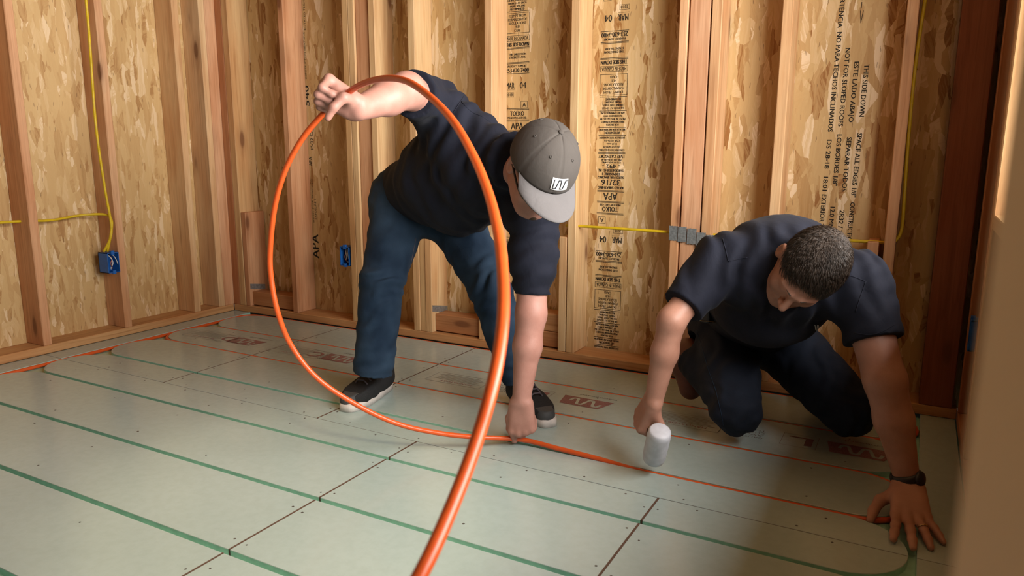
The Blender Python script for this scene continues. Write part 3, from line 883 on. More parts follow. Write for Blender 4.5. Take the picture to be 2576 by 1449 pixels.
def nets(Fd, lo, h):
    s = Fd < 0
    c = np.zeros(tuple(np.array(Fd.shape) - 1), np.uint8)
    offs = [(i, j, k) for i in (0, 1) for j in (0, 1) for k in (0, 1)]
    sh = c.shape
    for i, j, k in offs: c += s[i:i + sh[0], j:j + sh[1], k:k + sh[2]]
    act = (c > 0) & (c < 8)
    I = np.argwhere(act)
    flat = np.ravel_multi_index(I.T, sh)
    vals = {o: Fd[I[:, 0] + o[0], I[:, 1] + o[1], I[:, 2] + o[2]] for o in offs}
    acc = np.zeros((len(I), 3)); cnt = np.zeros(len(I))
    for o in offs:
        for ax in range(3):
            if o[ax]: continue
            o2 = list(o); o2[ax] = 1; o2 = tuple(o2)
            a, b = vals[o], vals[o2]; m = (a < 0) != (b < 0)
            t = np.where(m, a / np.where(m, a - b, 1), 0)
            p = np.tile(np.array(o, float), (len(I), 1)); p[:, ax] += t
            acc += p * m[:, None]; cnt += m
    vert = lo + (I + acc / cnt[:, None]) * h
    faces = []
    for ax in range(3):
        sl0 = [slice(1, -1)] * 3; sl0[ax] = slice(0, -1)
        sl1 = [slice(1, -1)] * 3; sl1[ax] = slice(1, None)
        a, b = s[tuple(sl0)], s[tuple(sl1)]
        E_ = np.argwhere(a != b); fl = a[tuple(E_.T)]
        base_ = E_.copy()
        for d in range(3):
            if d != ax: base_[:, d] += 1
        d1, d2 = [d for d in range(3) if d != ax]
        if ax == 1: d1, d2 = d2, d1
        def cid(da, db):
            q = base_.copy(); q[:, d1] -= da; q[:, d2] -= db
            return np.searchsorted(flat, np.ravel_multi_index(q.T, sh))
        q = np.stack([cid(1, 1), cid(0, 1), cid(0, 0), cid(1, 0)], 1)
        q = np.where(fl[:, None], q, q[:, ::-1])
        faces.append(q)
    faces = np.vstack(faces)
    me = bpy.data.meshes.new('surface')
    me.vertices.add(len(vert)); me.vertices.foreach_set('co', vert.astype(np.float32).ravel())
    me.loops.add(len(faces) * 4); me.loops.foreach_set('vertex_index', faces.astype(np.int32).ravel())
    me.polygons.add(len(faces)); me.polygons.foreach_set('loop_start', np.arange(len(faces), dtype=np.int32) * 4)
    me.update(calc_edges=True); me.validate()
    me.shade_smooth()
    return me

def smooth_mesh(me, it=2, lam=0.5):
    n = len(me.vertices)
    co = np.empty(n * 3, np.float32); me.vertices.foreach_get('co', co); co = co.reshape(-1, 3).astype(float)
    ed = np.empty(len(me.edges) * 2, np.int32); me.edges.foreach_get('vertices', ed); ed = ed.reshape(-1, 2)
    deg = np.bincount(ed.ravel(), minlength=n).astype(float)[:, None]
    for _ in range(it):
        for l in (lam, -lam * 1.04):
            s = np.zeros_like(co)
            for d in range(3):
                s[:, d] = np.bincount(ed[:, 0], co[ed[:, 1], d], n) + np.bincount(ed[:, 1], co[ed[:, 0], d], n)
            co += l * (s / np.maximum(deg, 1) - co)
    me.vertices.foreach_set('co', co.astype(np.float32).ravel()); me.update()
    return me

def add_hand(B, wrist, X, N, S, curl, thumb, size=1.0, spread=(0.10, 0.02, -0.06, -0.15), wr=0.028, k=0.007):
    """X along the fingers, N out of the palm, S to the thumb side; curl = 3 joint angles per finger (deg);
    thumb = list of 3 directions in (X,N,S). Returns the fingertip positions."""
    X = unit(X); N = unit(N - X * (N @ X)); S = unit(S - X * (S @ X) - N * (S @ N)); z = size
    W = V3(wrist)
    def L(x, n_, s): return W + X * x * z + N * n_ * z + S * s * z
    kn = [(0.092, -0.002, 0.030), (0.096, -0.004, 0.0095), (0.091, -0.003, -0.011), (0.083, 0.0, -0.029)]
    for q in kn:                                        # back of the hand
        B.cap(L(0.006, 0.0, q[2] * 0.62), L(*q), 0.0185 * z, 0.0125 * z, 0.014)
    B.cap(L(0.03, 0.010, 0.010), L(0.062, 0.010, 0.018), 0.017 * z, 0.013 * z, 0.014)
    B.cap(L(0.02, 0.010, -0.016), L(0.065, 0.010, -0.022), 0.016 * z, 0.012 * z, 0.014)
    ln = [(0.044, 0.026, 0.021), (0.049, 0.030, 0.022), (0.045, 0.028, 0.021), (0.035, 0.021, 0.019)]
    rd = [(0.0108, 0.0094, 0.0086, 0.0072), (0.0110, 0.0097, 0.0088, 0.0074), (0.0104, 0.0092, 0.0084, 0.0070), (0.0094, 0.0082, 0.0074, 0.0062)]
    tips = []
    for f in range(4):
        p = L(*kn[f]); ang = 0.0
        D0 = unit(X * math.cos(spread[f]) + S * math.sin(spread[f]))
        for j in range(3):
            ang += math.radians(curl[f][j])
            d = D0 * math.cos(ang) + N * math.sin(ang)
            q = p + d * ln[f][j] * z
            B.cap(p, q, rd[f][j] * z, rd[f][j + 1] * z, k if j else 0.010)
            p = q
        tips.append((p, d))
    p = L(0.022, 0.006, 0.020)
    tl = (0.044, 0.034, 0.028); tr = (0.0165, 0.0125, 0.0105, 0.0085)
    for j in range(3):
        a, b, c = thumb[j]; d = unit(X * a + N * b + S * c)
        q = p + d * tl[j] * z
        B.cap(p, q, tr[j] * z, tr[j + 1] * z, 0.012 if j == 0 else k); p = q
    tips.append((p, d))
    return tips

def add_head(B, o, R, kk=0.02, size=1.0):
    """o = centre of the skull; R columns = right, forward, up"""
    def L(x, y, z): return V3(o) + R @ np.array([x, y, z]) * size
    def E(c, r, k=0.02, op=1): B.ell(L(*c), [v * size for v in r], R, k, op)
    E((0, -0.012, 0.022), (0.077, 0.096, 0.088), 0.02)                 # cranium
    E((0, 0.030, -0.015), (0.066, 0.062, 0.085), 0.03)                 # face block
    E((0, 0.040, -0.078), (0.047, 0.048, 0.042), 0.035)                # jaw
    E((0, 0.078, -0.098), (0.022, 0.018, 0.018), 0.02)                 # chin
    for s in (-1, 1):
        B.cap(L(0.045 * s, -0.005, -0.070), L(0.026 * s, 0.060, -0.100), 0.022 * size, 0.018 * size, 0.03)   # jaw line
        E((0.043 * s, 0.060, -0.032), (0.022, 0.022, 0.022), 0.025)    # cheekbone
        E((0.033 * s, 0.098, 0.000), (0.018, 0.016, 0.013), 0.012, -1) # eye socket
        E((0.033 * s, 0.078, -0.001), (0.0125, 0.0125, 0.0125), 0.004)  # eyeball behind lids
        B.cap(L(0.014 * s, 0.093, 0.016), L(0.044 * s, 0.074, 0.014), 0.0080 * size, 0.006 * size, 0.016)    # brow
        # ear
        B.ell(L(0.083 * s, -0.006, -0.010), (0.0085 * size, 0.018 * size, 0.031 * size), R @ np.array([[math.cos(.35 * s), -math.sin(.35 * s), 0], [math.sin(.35 * s), math.cos(.35 * s), 0], [0, 0, 1]]), 0.006)
        E((0.091 * s, -0.002, -0.010), (0.006, 0.010, 0.018), 0.005, -1)
        B.cap(L(0.088 * s, -0.018, 0.010), L(0.085 * s, -0.016, -0.028), 0.0045 * size, 0.0045 * size, 0.004)
    B.cap(L(0, 0.090, 0.006), L(0, 0.116, -0.036), 0.0085 * size, 0.0115 * size, 0.012)                      # nose
    for s in (-1, 1): E((0.011 * s, 0.102, -0.040), (0.0085, 0.010, 0.008), 0.008)
    B.cap(L(-0.020, 0.086, -0.066), L(0.020, 0.086, -0.066), 0.0065 * size, 0.0065 * size, 0.008)            # lips
    B.cap(L(-0.018, 0.084, -0.076), L(0.018, 0.084, -0.076), 0.0070 * size, 0.0070 * size, 0.008)
    B.cap(L(-0.026, 0.096, -0.071), L(0.026, 0.096, -0.071), 0.0022 * size, 0.0022 * size, 0.004, -1)

def cam_dir(a, b, c):
    """direction given as right / up / towards the camera"""
    return unit(VR * a + VU * b + VN * c)

# ------------------------------------------------------------------ the orange heating tube: one run, laid and looping up to the hand
TZ, TR = -0.0082, 0.0079
path = []
def arc(cx, cy, r, a0, a1, n=14):
    return [(cx + r * math.cos(math.radians(a0 + (a1 - a0) * k / n)), cy + r * math.sin(math.radians(a0 + (a1 - a0) * k / n)), TZ) for k in range(n + 1)]
def seg(p, q, n):
    p, q = np.array(p, float), np.array(q, float)
    return [tuple(p + (q - p) * k / n) for k in range(n)]
RT = GS / 2
path += seg((XL, -3.55, TZ), (XL, gy(0) - 0.08, TZ), 30)
path += arc(XL + 0.08, gy(0) - 0.08, 0.08, 180, 90, 8)
path += seg((XL + 0.10, gy(0), TZ), (XR - RT, gy(0), TZ), 30)
path += arc(XR - RT, gy(0.5), RT, 90, -90)
path += seg((XR - RT - 0.03, gy(1), TZ), (XL + RT, gy(1), TZ), 30)
path += arc(XL + RT, gy(1.5), RT, 90, 270)
path += seg((XL + RT + 0.03, gy(2), TZ), (XR - RT, gy(2), TZ), 30)
path += arc(XR - RT, gy(2.5), RT, 90, -90)
loop = [(XR - RT - 0.05, gy(3), TZ), (3.15, gy(3), TZ), (2.95, gy(3), TZ), (2.80, gy(3), TZ + 0.001), (2.66, gy(3) - 0.002, 0.004), (2.53, gy(3) - 0.008, 0.012), (2.405, -0.950, 0.021)]
for px, py, D in ((1200, 1100, 2.33), (1100, 1089, 2.31), (1000, 1066, 2.28), (900, 1020, 2.24), (800, 953, 2.20), (733, 870, 2.17), (697, 780, 2.13), (681, 690, 2.11), (680, 620, 2.09),
                  (691, 520, 2.05), (716, 432, 2.01), (755, 357, 1.97), (800, 300, 1.945), (845, 258, 1.925), (900, 217, 1.86), (960, 198, 1.77), (1020, 203, 1.67), (1080, 242, 1.56),
                  (1140, 305, 1.43), (1192, 395, 1.28), (1230, 490, 1.15), (1254, 590, 1.03), (1265, 690, 0.95), (1266, 790, 0.89), (1255, 890, 0.85), (1234, 990, 0.82), (1205, 1090, 0.80),
                  (1170, 1190, 0.775), (1130, 1290, 0.745), (1088, 1385, 0.715), (1040, 1480, 0.69), (985, 1590, 0.67), (900, 1760, 0.66)):
    loop.append(tuple(at(px, py, D)))
loop += [(2.96, -2.85, 0.13), (2.90, -3.15, 0.03), (2.75, -3.5, 0.012)]
path += [tuple(p) for p in catmull(loop, 7)]
tube = obj('heating_tube', tube_mesh(path, TR, 14), 'pex', None, True)
tag(tube, 'long orange plastic heating tube laid in floor grooves and looping up to hand', 'tube')

# ------------------------------------------------------------------ clothing and body builders
def finish(B, h, name, mat, parent, it=2):
    return obj(name, smooth_mesh(B.mesh(h), it), mat, parent)

def shoe(parent, heel, fwd, mats, name='shoe', L=0.305):
    f = unit(V3(fwd[0], fwd[1], 0)); s = np.array([f[1], -f[0], 0]); z = np.array([0, 0, 1.0]); h0 = V3(heel[0], heel[1], 0)
    def P(x, y, zz): return h0 + f * x * L / 0.3 + s * y + z * zz
    B = Blob()
    B.chain([P(.032, 0, .052), P(.10, 0, .050), P(.17, 0.0, .046), P(.225, 0.002, .040), P(.262, .003, .036)], [.036, .038, .043, .042, .031], .03, side=s, flat=1.05)
    B.cap(P(.055, 0, .065), P(.045, 0, .098), .042, .045, .03)
    B.cap(P(.085, 0, .085), P(.19, 0, .066), .032, .026, .03)
    B.cut(P(0, 0, .014), -z); B.cut(P(.045, 0, .112), z + f * 0.25)
    up = finish(B, .004, name, mats[0], parent)
    n = 20; out = []
    for k in range(2 * n):
        a = math.pi * k / n
        x = .148 - .152 * math.cos(a)
        w = (.036 + .014 * min(1, max(0, (x - .06) / .15))) * (abs(math.sin(a)) ** 0.55)
        out.append(P(x, w * (1 if k < n else -1), 0)[:2])
    area2 = sum(out[i][0] * out[(i + 1) % len(out)][1] - out[(i + 1) % len(out)][0] * out[i][1] for i in range(len(out)))
    if area2 < 0: out = out[::-1]
    v, fc = prism(out, 0.001, 0.031, 0.006)
    obj('sole', mesh_from(v, fc), mats[1], up, True)
    if mats[2]:
        T = Blob(); T.chain([P(.235, 0.002, .040), P(.266, .003, .036)], [.0425, .0325], .03, side=s, flat=1.05)
        T.cut(P(0, 0, .020), -z); T.cut(P(.225, 0, 0), -f + z * 0.3); T.cut(P(.25, 0, .060), z + f * .1)
        finish(T, .004, 'toe_cap', mats[2], up)
    if mats[3]:
        parts = []
        for k in range(5):
            x = .10 + .022 * k; zz = .124 - .0085 * k - (0.0 if k else .002)
            pts = [P(x, -.030, zz - .022), P(x + .004, -.014, zz - .002), P(x + .008, .0, zz + .001), P(x + .004, .014, zz - .002), P(x, .030, zz - .022)]
            m = tube_mesh(catmull(pts, 4), .0032, 6)
            parts.append(([tuple(q.co) for q in m.vertices], [tuple(q.vertices) for q in m.polygons]))
        obj('laces', join_parts(parts), mats[3], up, True)
    return up

def head_frame(F_, U_):
    Fv = unit(F_); Uv = unit(U_ - Fv * (U_ @ Fv)); Rv = np.cross(Fv, Uv)
    return np.stack([Rv, Fv, Uv], 1)

from mathutils.bvhtree import BVHTree
def bvh(o):
    return BVHTree.FromPolygons([v.co[:] for v in o.data.vertices], [p.vertices[:] for p in o.data.polygons])
def stitch(o, pix, r, mat, name, n=6, lift=0.0003):
    """a raised seam lying on a garment, along the given photo pixels"""
    T = bvh(o); P = catmull([(x, y, 0) for x, y in pix], n); out = []
    for x, y, _ in P:
        d = at(x, y, 1.0) - CAM
        hit = T.ray_cast(Vector(CAM), Vector(d).normalized())
        if hit[0] is not None: out.append(np.array(hit[0]) + np.array(hit[1]) * lift)
    if len(out) < 3: return None
    q = [out[0]]
    for p in out[1:]:
        if np.linalg.norm(p - q[-1]) > .05: break
        q.append(p)
    if len(q) < 3: return None
    return obj(name, tube_mesh(q, r, 5), mat, o, True)

# =================================================== person 1: bending, feeding the tube
p1 = empty('person', (2.0, -0.7, 0.0))
bpy.context.view_layer.update()
INV1 = p1.matrix_world.inverted()
def adopt(o, parent):
    o.parent = parent; o.matrix_parent_inverse = parent.matrix_world.inverted(); return o
hipR, hipL = at(1014, 502, 2.76), at(1122, 512, 2.78)
kneR, kneL = at(962, 705, 2.66), at(1232, 722, 2.62)
ankR, ankL = at(938, 940, 2.70), at(1306, 955, 2.68)
pel = (hipR + hipL) / 2
shR, elR, wrR = at(1092, 265, 2.34), at(1024, 228, 2.10), at(901, 274, 1.94)
shL, elL, wrL = at(1345, 540, 2.28), at(1336, 790, 2.29), at(1312, 1003, 2.315)
sv = unit(shL - shR); hv = unit(hipL - hipR)
chest = (shR + shL) / 2
ax1 = unit(chest - pel)
hc1 = at(1362, 424, 2.06)                       # skull centre
HR1 = head_frame(cam_dir(.17, -.82, .52), cam_dir(.38, .53, .75))
nb1 = chest + ax1 * 0.04
B = Blob()
add_head(B, hc1, HR1, size=1.02)
B.cap(nb1, hc1 + HR1 @ V3(0, -.03, -.05), .062, .056, .03)
B.chain([pel, (pel + chest) / 2, chest], [.06, .07, .07], .03)
B.cap(chest, shR, .06, .05, .03); B.cap(chest, shL, .07, .055, .03)
B.chain([shR, elR], [.055, .050], .02); B.chain([elR, elR * .6 + wrR * .4, wrR], [.050, .047, .031], .02)
B.chain([shL, elL], [.055, .046], .02); B.chain([elL, elL * .62 + wrL * .38, wrL], [.046, .043, .0285], .02)
XR1, NR1 = cam_dir(-.80, .45, .28), cam_dir(-.15, -.70, .70)
NR1 = unit(NR1 - XR1 * (NR1 @ XR1))
add_hand(B, wrR, XR1, NR1, np.cross(XR1, NR1),
         [(86, 95, 50), (90, 95, 50), (92, 95, 50), (94, 92, 50)], [(.4, .7, .35), (.2, .6, -.5), (0, .5, -.8)], 1.06, (.05, .02, -.03, -.08))
add_hand(B, wrL + unit(wrL - elL) * .010, cam_dir(.03, -.97, -.2), cam_dir(.25, -.1, -.96), cam_dir(-.96, 0, -.25),
         [(30, 40, 25), (55, 75, 45), (70, 86, 45), (74, 84, 45)], [(.80, .15, .45), (.97, .06, .02), (.95, .20, -.28)], 1.06, (.0, .0, -.02, -.05))
body1 = finish(B, .0032, 'body', 'skin1', p1, 1)

B = Blob()                                       # polo shirt
w1 = pel * .55 + chest * .45
hem1 = pel - ax1 * .02 + V3(0, 0, .035)
B.cap(hem1, w1, .138, .138, .04, side=hv, flat=1.25)
B.cap(w1, chest - ax1 * .05, .140, .130, .05, side=sv, flat=1.38)
B.cap(shR + (chest - shR) * .15, shL + (chest - shL) * .15, .082, .082, .06)
B.cap(chest, chest + ax1 * .05, .085, .070, .05)
B.cap(nb1, nb1 + (hc1 - nb1) * .42, .076, .071, .04)
bel = at(1165, 470, 2.52)
B.ell(bel, (.13, .13, .12), None, .06)
sR = shR + (elR - shR) * .82; sL = shL + (elL - shL) * .80
B.chain([shR, sR], [.080, .070], .04); B.chain([shL, shL * .45 + sL * .55, sL], [.082, .070, .056], .04)
B.cut(shR + (elR - shR) * .80, elR - shR, sR, .125); B.cut(shL + (elL - shL) * .80, elL - shL, sL, .10)
cr = nb1 + (hc1 - nb1) * .46                     # collar
cd = unit(hc1 - nb1); c1 = unit(np.cross(cd, VU)); c2 = np.cross(cd, c1)
ring = [cr + (c1 * math.cos(a) + c2 * math.sin(a)) * .070 for a in np.linspace(0, 2 * math.pi, 13)]
B.chain(ring, [.012] * 13, .015)
B.fold(shR, chest, .13, cam_dir(.8, -.5, .1), .055, .0085, 0.3)
B.fold(w1, chest, .16, ax1 + sv * .4, .085, .0065, 1.2)
B.fold(shL, sL, .10, unit(sL - shL) + sv * .5, .060, .0060, 0.0)
B.fold(bel, w1, .15, cam_dir(.7, .7, 0), .075, .006, 0.7)
shirt1 = finish(B, .005, 'polo_shirt', 'navy', p1)
stitch(shirt1, [(1160, 255), (1185, 280), (1215, 295), (1245, 315), (1270, 335)], .0013, 'navy', 'seam')
stitch(shirt1, [(1185, 215), (1172, 235), (1158, 256), (1140, 285)], .0013, 'navy', 'seam')
stitch(shirt1, [(1300, 742), (1330, 748), (1360, 748), (1382, 742)], .0012, 'navy', 'seam')

def jeans_leg(B, hip, knee, ank, r, lam=.03):
    B.chain([hip, knee], [r[0], r[1]], .05); B.chain([knee, ank], [r[1], r[2]], .02)
    B.fold(knee, knee, .085, unit(ank - hip) + VR * .35, .046, .0065, 0, 1.2)
    B.fold(ank, ank + (knee - ank) * .16, .070, unit(ank - knee) + VR * .25, .038, .0048, 1.0, 1.3)
    B.fold(hip, knee, .10, unit(knee - hip) * .6 + VR, .085, .0050, 2.0, 1.2)
    B.fold(knee, ank, .09, unit(ank - knee) + VR * .8, .075, .0045, 0.5, 1.2)
    B.fold(hip, hip, .11, VU + VR * .3, .055, .0050, 0.5, 1.0)
B = Blob()
B.cap(hipR, hipL, .118, .118, .05); B.cap(pel, pel + ax1 * .05, .11, .11, .05, side=hv, flat=1.2)
jeans_leg(B, hipR, kneR, ankR, (.110, .078, .072)); jeans_leg(B, hipL, kneL, ankL, (.108, .076, .064))
B.cut(ankR, unit(ankR - kneR), ankR, .12); B.cut(ankL, unit(ankL - kneL), ankL, .12)
jeans1 = finish(B, .005, 'jeans', 'denim', p1)
stitch(jeans1, [(1046, 600), (1036, 650), (1025, 700), (1012, 760), (1003, 820), (998, 880), (990, 920)], .0012, 'lace', 'seam')
shoe(p1, (1.672, -.690), (.035, -.30), ('upper', 'sole', 'toecap', 'lace'))
shoe(p1, (2.175, -.585), (.25, -.185), ('upper', 'sole', 'toecap', 'lace'))

# cap
def crown_pt(az, el, off=0.0, o=hc1, R=HR1):
    """az 0 = forward, el 90 deg = top"""
    r = np.array([.096, .119, .108]) + off
    c = np.array([0, -.010, .024])
    d = np.array([math.sin(az) * math.cos(el), math.cos(az) * math.cos(el), math.sin(el)])
    return o + R @ (c + d * r)
vs, fs = [], []
NA, NE = 96, 16
for j in range(NE + 1):
    for i in range(NA):
        az = 2 * math.pi * i / NA; el0 = math.radians(-4 + 8 * math.sin(az / 2) ** 2 * -1)
        el = el0 + (math.pi / 2 - el0) * (j / NE)
        m = abs(((az + math.pi / 6 * 0) / (math.pi / 3)) % 1.0); m = min(m, 1 - m)
        seam = -.0022 * math.exp(-(m * 60 * math.cos(el) / 1.2) ** 2) if el < 1.5 else 0
        vs.append(crown_pt(az, el, seam))
for j in range(NE):
    for i in range(NA):
        k = (i + 1) % NA
        fs.append((j * NA + i, (j + 1) * NA + i, (j + 1) * NA + k, j * NA + k))
capm = obj('cap', mesh_from(vs, fs), 'cap', p1, True)
sd = capm.modifiers.new('thickness', 'SOLIDIFY'); sd.thickness = .003; sd.offset = -1
vs, fs = [], []                                   # brim
NB, NR = 32, 8
for side_ in (0, 1):
    for i in range(NB + 1):
        az = math.radians(-63 + 126 * i / NB)
        inn = HR1.T @ (crown_pt(az, math.radians(-3)) - hc1)
        for j in range(NR + 1):
            t = j / NR
            ext = .092 * (math.cos(az * 1.15) ** 0.55 if abs(az) < 1.6 else 0)
            x = inn[0] * (1 + .02 * t); y = inn[1] + ext * t * (1 - .06 * t)
            zz = inn[2] - .012 * t - 1.5 * (x * x) * t * .8 - .0032 * side_
            vs.append(hc1 + HR1 @ V3(x, y, zz))
q0 = (NB + 1) * (NR + 1)
for i in range(NB):
    for j in range(NR):
        a = i * (NR + 1) + j; b = a + NR + 1
        fs.append((a, b, b + 1, a + 1)); fs.append((q0 + a, q0 + a + 1, q0 + b + 1, q0 + b))
for i in range(NB):
    a = i * (NR + 1) + NR; b = a + NR + 1; fs.append((a, b, q0 + b, q0 + a))
obj('brim', mesh_from(vs, fs), 'brim', capm, True)
bm = bmesh.new(); bmesh.ops.create_uvsphere(bm, u_segments=16, v_segments=8, radius=.0075)
me = bpy.data.meshes.new('button'); bm.to_mesh(me); bm.free()
tp = crown_pt(0, math.pi / 2, .001)
me.transform(Matrix.Translation(tp) @ Matrix(((HR1[0, 0], HR1[0, 1], HR1[0, 2], 0), (HR1[1, 0], HR1[1, 1], HR1[1, 2], 0), (HR1[2, 0], HR1[2, 1], HR1[2, 2], 0), (0, 0, 0, 1))) @ Matrix.Diagonal((1, 1, .45, 1)))
obj('button', me, 'cap', capm, True)
for az in (30, 90, 150, 210, 270, 330):
    c = crown_pt(math.radians(az), math.radians(48), .0006)
    n = unit(c - hc1); a_ = unit(np.cross(n, V3(.3, .9, .2))); b_ = np.cross(n, a_)
    obj('eyelet', tube_mesh([c + (a_ * math.cos(t) + b_ * math.sin(t)) * .0035 for t in np.linspace(0, 2 * math.pi, 11)], .0011, 5), 'cap', capm, True)
# emblem on the front: pale trapezoid with a dark looping line
def on_crown(u, v, off): return crown_pt(math.radians(-4) + u / .10, math.radians(16) + v / .10, off)
def patch(quad, off, name, mat):
    vs_, fs_ = [], []; n = 12
    for j in range(n + 1):
        for i in range(n + 1):
            s, t = i / n, j / n
            a = np.array(quad[0]) * (1 - s) + np.array(quad[1]) * s; b = np.array(quad[3]) * (1 - s) + np.array(quad[2]) * s
            q = a * (1 - t) + b * t; vs_.append(on_crown(q[0], q[1], off))
    for j in range(n):
        for i in range(n):
            a = j * (n + 1) + i; fs_.append((a, a + 1, a + n + 2, a + n + 1))
    return obj(name, mesh_from(vs_, fs_), mat, capm, True)
patch([(-.030, -.016), (.022, -.016), (.028, .016), (-.024, .016)], .0022, 'emblem_patch', 'white')
wv = [on_crown(-.023 + .044 * k / 60, .0115 * max(-1, min(1, 2.6 * math.sin(k / 60 * math.pi * 4 + .6))), .0030) for k in range(61)]
obj('emblem_line', tube_mesh(wv, .0016, 5), 'darkthread', capm, True)
# short hair below the cap, chin beard, glasses
def hair_shell(o, R, parent, mat, rad=(.0795, .0985, .0905), fr=((0, .060, .045), (0, .78, -.62)), nk=((0, -.08, -.062), (0, -.25, -1))):
    B = Blob(); B.ell(o + R @ V3(0, -.012, .022), rad, R, .02)
    B.cut(o + R @ V3(fr[0]), R @ unit(fr[1])); B.cut(o + R @ V3(nk[0]), R @ unit(nk[1]))
    B.ell(o + R @ V3(.078, .004, -.018), (.02, .026, .036), R, .01, -1); B.ell(o + R @ V3(-.078, .004, -.018), (.02, .026, .036), R, .01, -1)
    return finish(B, .003, 'hair', mat, parent)
hair_shell(hc1, HR1, p1, 'hair2')
B = Blob(); B.ell(hc1 + HR1 @ V3(0, .084, -.100), (.021, .016, .018), HR1, .01); B.cap(hc1 + HR1 @ V3(-.02, .092, -.058), hc1 + HR1 @ V3(.02, .092, -.058), .005, .005, .006)
finish(B, .003, 'beard', 'hair2', p1)
gl = empty('glasses'); gl.parent = p1; gl.matrix_parent_inverse = INV1
def gtube(pts, r=.0028, nm='temple'):
    o = obj(nm, tube_mesh(catmull([hc1 + HR1 @ V3(q) for q in pts], 5), r, 6), 'black', gl, True); return o
for s in (-1, 1):
    gtube([(.086 * s, -.004, -.004), (.082 * s, .03, -.012), (.076 * s, .07, -.020), (.066 * s, .10, -.022)], .0034)
    B = Blob(); B.ell(hc1 + HR1 @ V3(.034 * s, .106, -.004), (.030, .005, .020), HR1, .01); finish(B, .003, 'lens', 'black', gl)
for o in list(bpy.data.objects):
    if o.parent == p1 and o is not gl: o.matrix_parent_inverse = INV1
tag(p1, 'person in grey cap, navy polo and jeans bending to feed the orange tube', 'person')

# =================================================== person 2: kneeling with a mallet
p2 = empty('person', (3.05, -0.5, 0.0)); bpy.context.view_layer.update(); INV2 = p2.matrix_world.inverted()
k2R, k2L = at(1852, 1030, 2.37), at(2135, 1030, 2.34)
k2R[2] = max(k2R[2], .075); k2L[2] = max(k2L[2], .075)
h2R, h2L = at(1820, 815, 2.66), at(1945, 835, 2.66)
pel2 = (h2R + h2L) / 2
a2R = at(1745, 905, 2.63); a2L = V3(3.20, -.06, .10)
s2R, s2L = at(1802, 668, 2.14), at(2160, 715, 2.04)
mal = at(1652, 1120, 2.12)                        # mallet head centre
MS = cam_dir(.05, -.60, .75)
MX = unit(cam_dir(-.25, -.85, -.2) - MS * (cam_dir(-.25, -.85, -.2) @ MS)); MN = np.cross(MS, MX)
grip = mal - MS * .10
w2R = grip - MX * .078 - MN * .024
e2R = at(1690, 806, 2.08)
w2L = at(2283, 1212, 1.955); e2L = at(2226, 955, 1.955)
hc2 = at(2034, 676, 1.96)
HR2 = head_frame(cam_dir(-.53, -.85, .20), cam_dir(-.10, -.17, .98))
ch2 = (s2R + s2L) / 2; ax2 = unit(ch2 - pel2); sv2 = unit(s2L - s2R); hv2 = unit(h2L - h2R)
B = Blob()
add_head(B, hc2, HR2)
nb2 = ch2 + ax2 * .02
B.cap(nb2, hc2 + HR2 @ V3(0, -.03, -.05), .062, .055, .03)
B.chain([pel2, ch2], [.09, .10], .03); B.cap(ch2, s2R, .07, .055, .03); B.cap(ch2, s2L, .07, .055, .03)
B.chain([s2R, e2R], [.048, .0375], .02); B.chain([e2R, e2R * .6 + w2R * .4, w2R], [.0375, .0365, .0265], .02)
B.chain([s2L, e2L], [.060, .051], .02); B.chain([e2L, e2L * .6 + w2L * .4, w2L], [.051, .047, .030], .02)
add_hand(B, w2R, MX, MN, MS, [(66, 80, 45), (70, 82, 45), (72, 82, 45), (74, 80, 45)], [(.55, .55, .45), (.65, .70, .10), (.55, .70, -.1)], 1.05, (.04, .01, -.02, -.05))
X2 = unit(V3(.13, -.87, -.42)); N2 = unit(V3(0, -.4, -1) - X2 * (V3(0, -.4, -1) @ X2)); S2 = np.cross(N2, X2)
tips2 = add_hand(B, w2L + X2 * .012, X2, N2, S2, [(-20, 6, 6), (-20, 6, 6), (-20, 6, 6), (-18, 5, 5)], [(.45, .25, .75), (.85, .12, .42), (.92, -.05, .25)], 1.16, (.20, .03, -.12, -.30))
finish(B, .0032, 'body', 'skin2', p2, 1)

B = Blob()                                       # polo
wa2 = pel2 * .5 + ch2 * .5 + V3(0, 0, .03)
B.cap(pel2 + ax2 * .02, wa2, .135, .135, .05, side=hv2, flat=1.2)
B.cap(wa2, ch2 - ax2 * .05, .135, .125, .06, side=sv2, flat=1.4)
B.cap(s2R + (ch2 - s2R) * .12, s2L + (ch2 - s2L) * .12, .080, .080, .06)
B.ell(ch2 + V3(-.03, .10, .06), (.15, .17, .10), None, .08)
B.ell(at(1930, 790, 2.25), (.14, .12, .10), None, .06)
t2R = s2R + (e2R - s2R) * .78; t2L = s2L + (e2L - s2L) * .62
B.chain([s2R, t2R], [.077, .062], .05); B.chain([s2L, t2L], [.085, .074], .05)
B.cut(s2R + (e2R - s2R) * .76, e2R - s2R, t2R, .12); B.cut(s2L + (e2L - s2L) * .60, e2L - s2L, t2L, .12)
cd = unit(hc2 - nb2); c1 = unit(np.cross(cd, VU)); c2 = np.cross(cd, c1); cr = nb2 + cd * .04
B.chain([cr + (c1 * math.cos(a) + c2 * math.sin(a)) * .066 for a in np.linspace(0, 2 * math.pi, 13)], [.012] * 13, .015)
B.fold(s2R, ch2, .12, cam_dir(1, -.2, 0), .060, .0085, 0.4); B.fold(s2L, ch2, .11, cam_dir(.9, .3, 0), .055, .007, 1.4)
B.fold(t2L, s2L, .09, unit(e2L - s2L) + sv2 * .6, .055, .005); B.fold(wa2, ch2, .15, cam_dir(.5, .8, 0), .09, .004)
shirt2 = finish(B, .005, 'polo_shirt', 'navy', p2)
stitch(shirt2, [(2048 + 14 * k / 24, 824 - 6.5 * max(-1, min(1, 1.6 * math.sin(k / 24 * math.pi * 3.4 + .9)))) for k in range(25)], .0011, 'white', 'chest_emblem', 2, .0008)
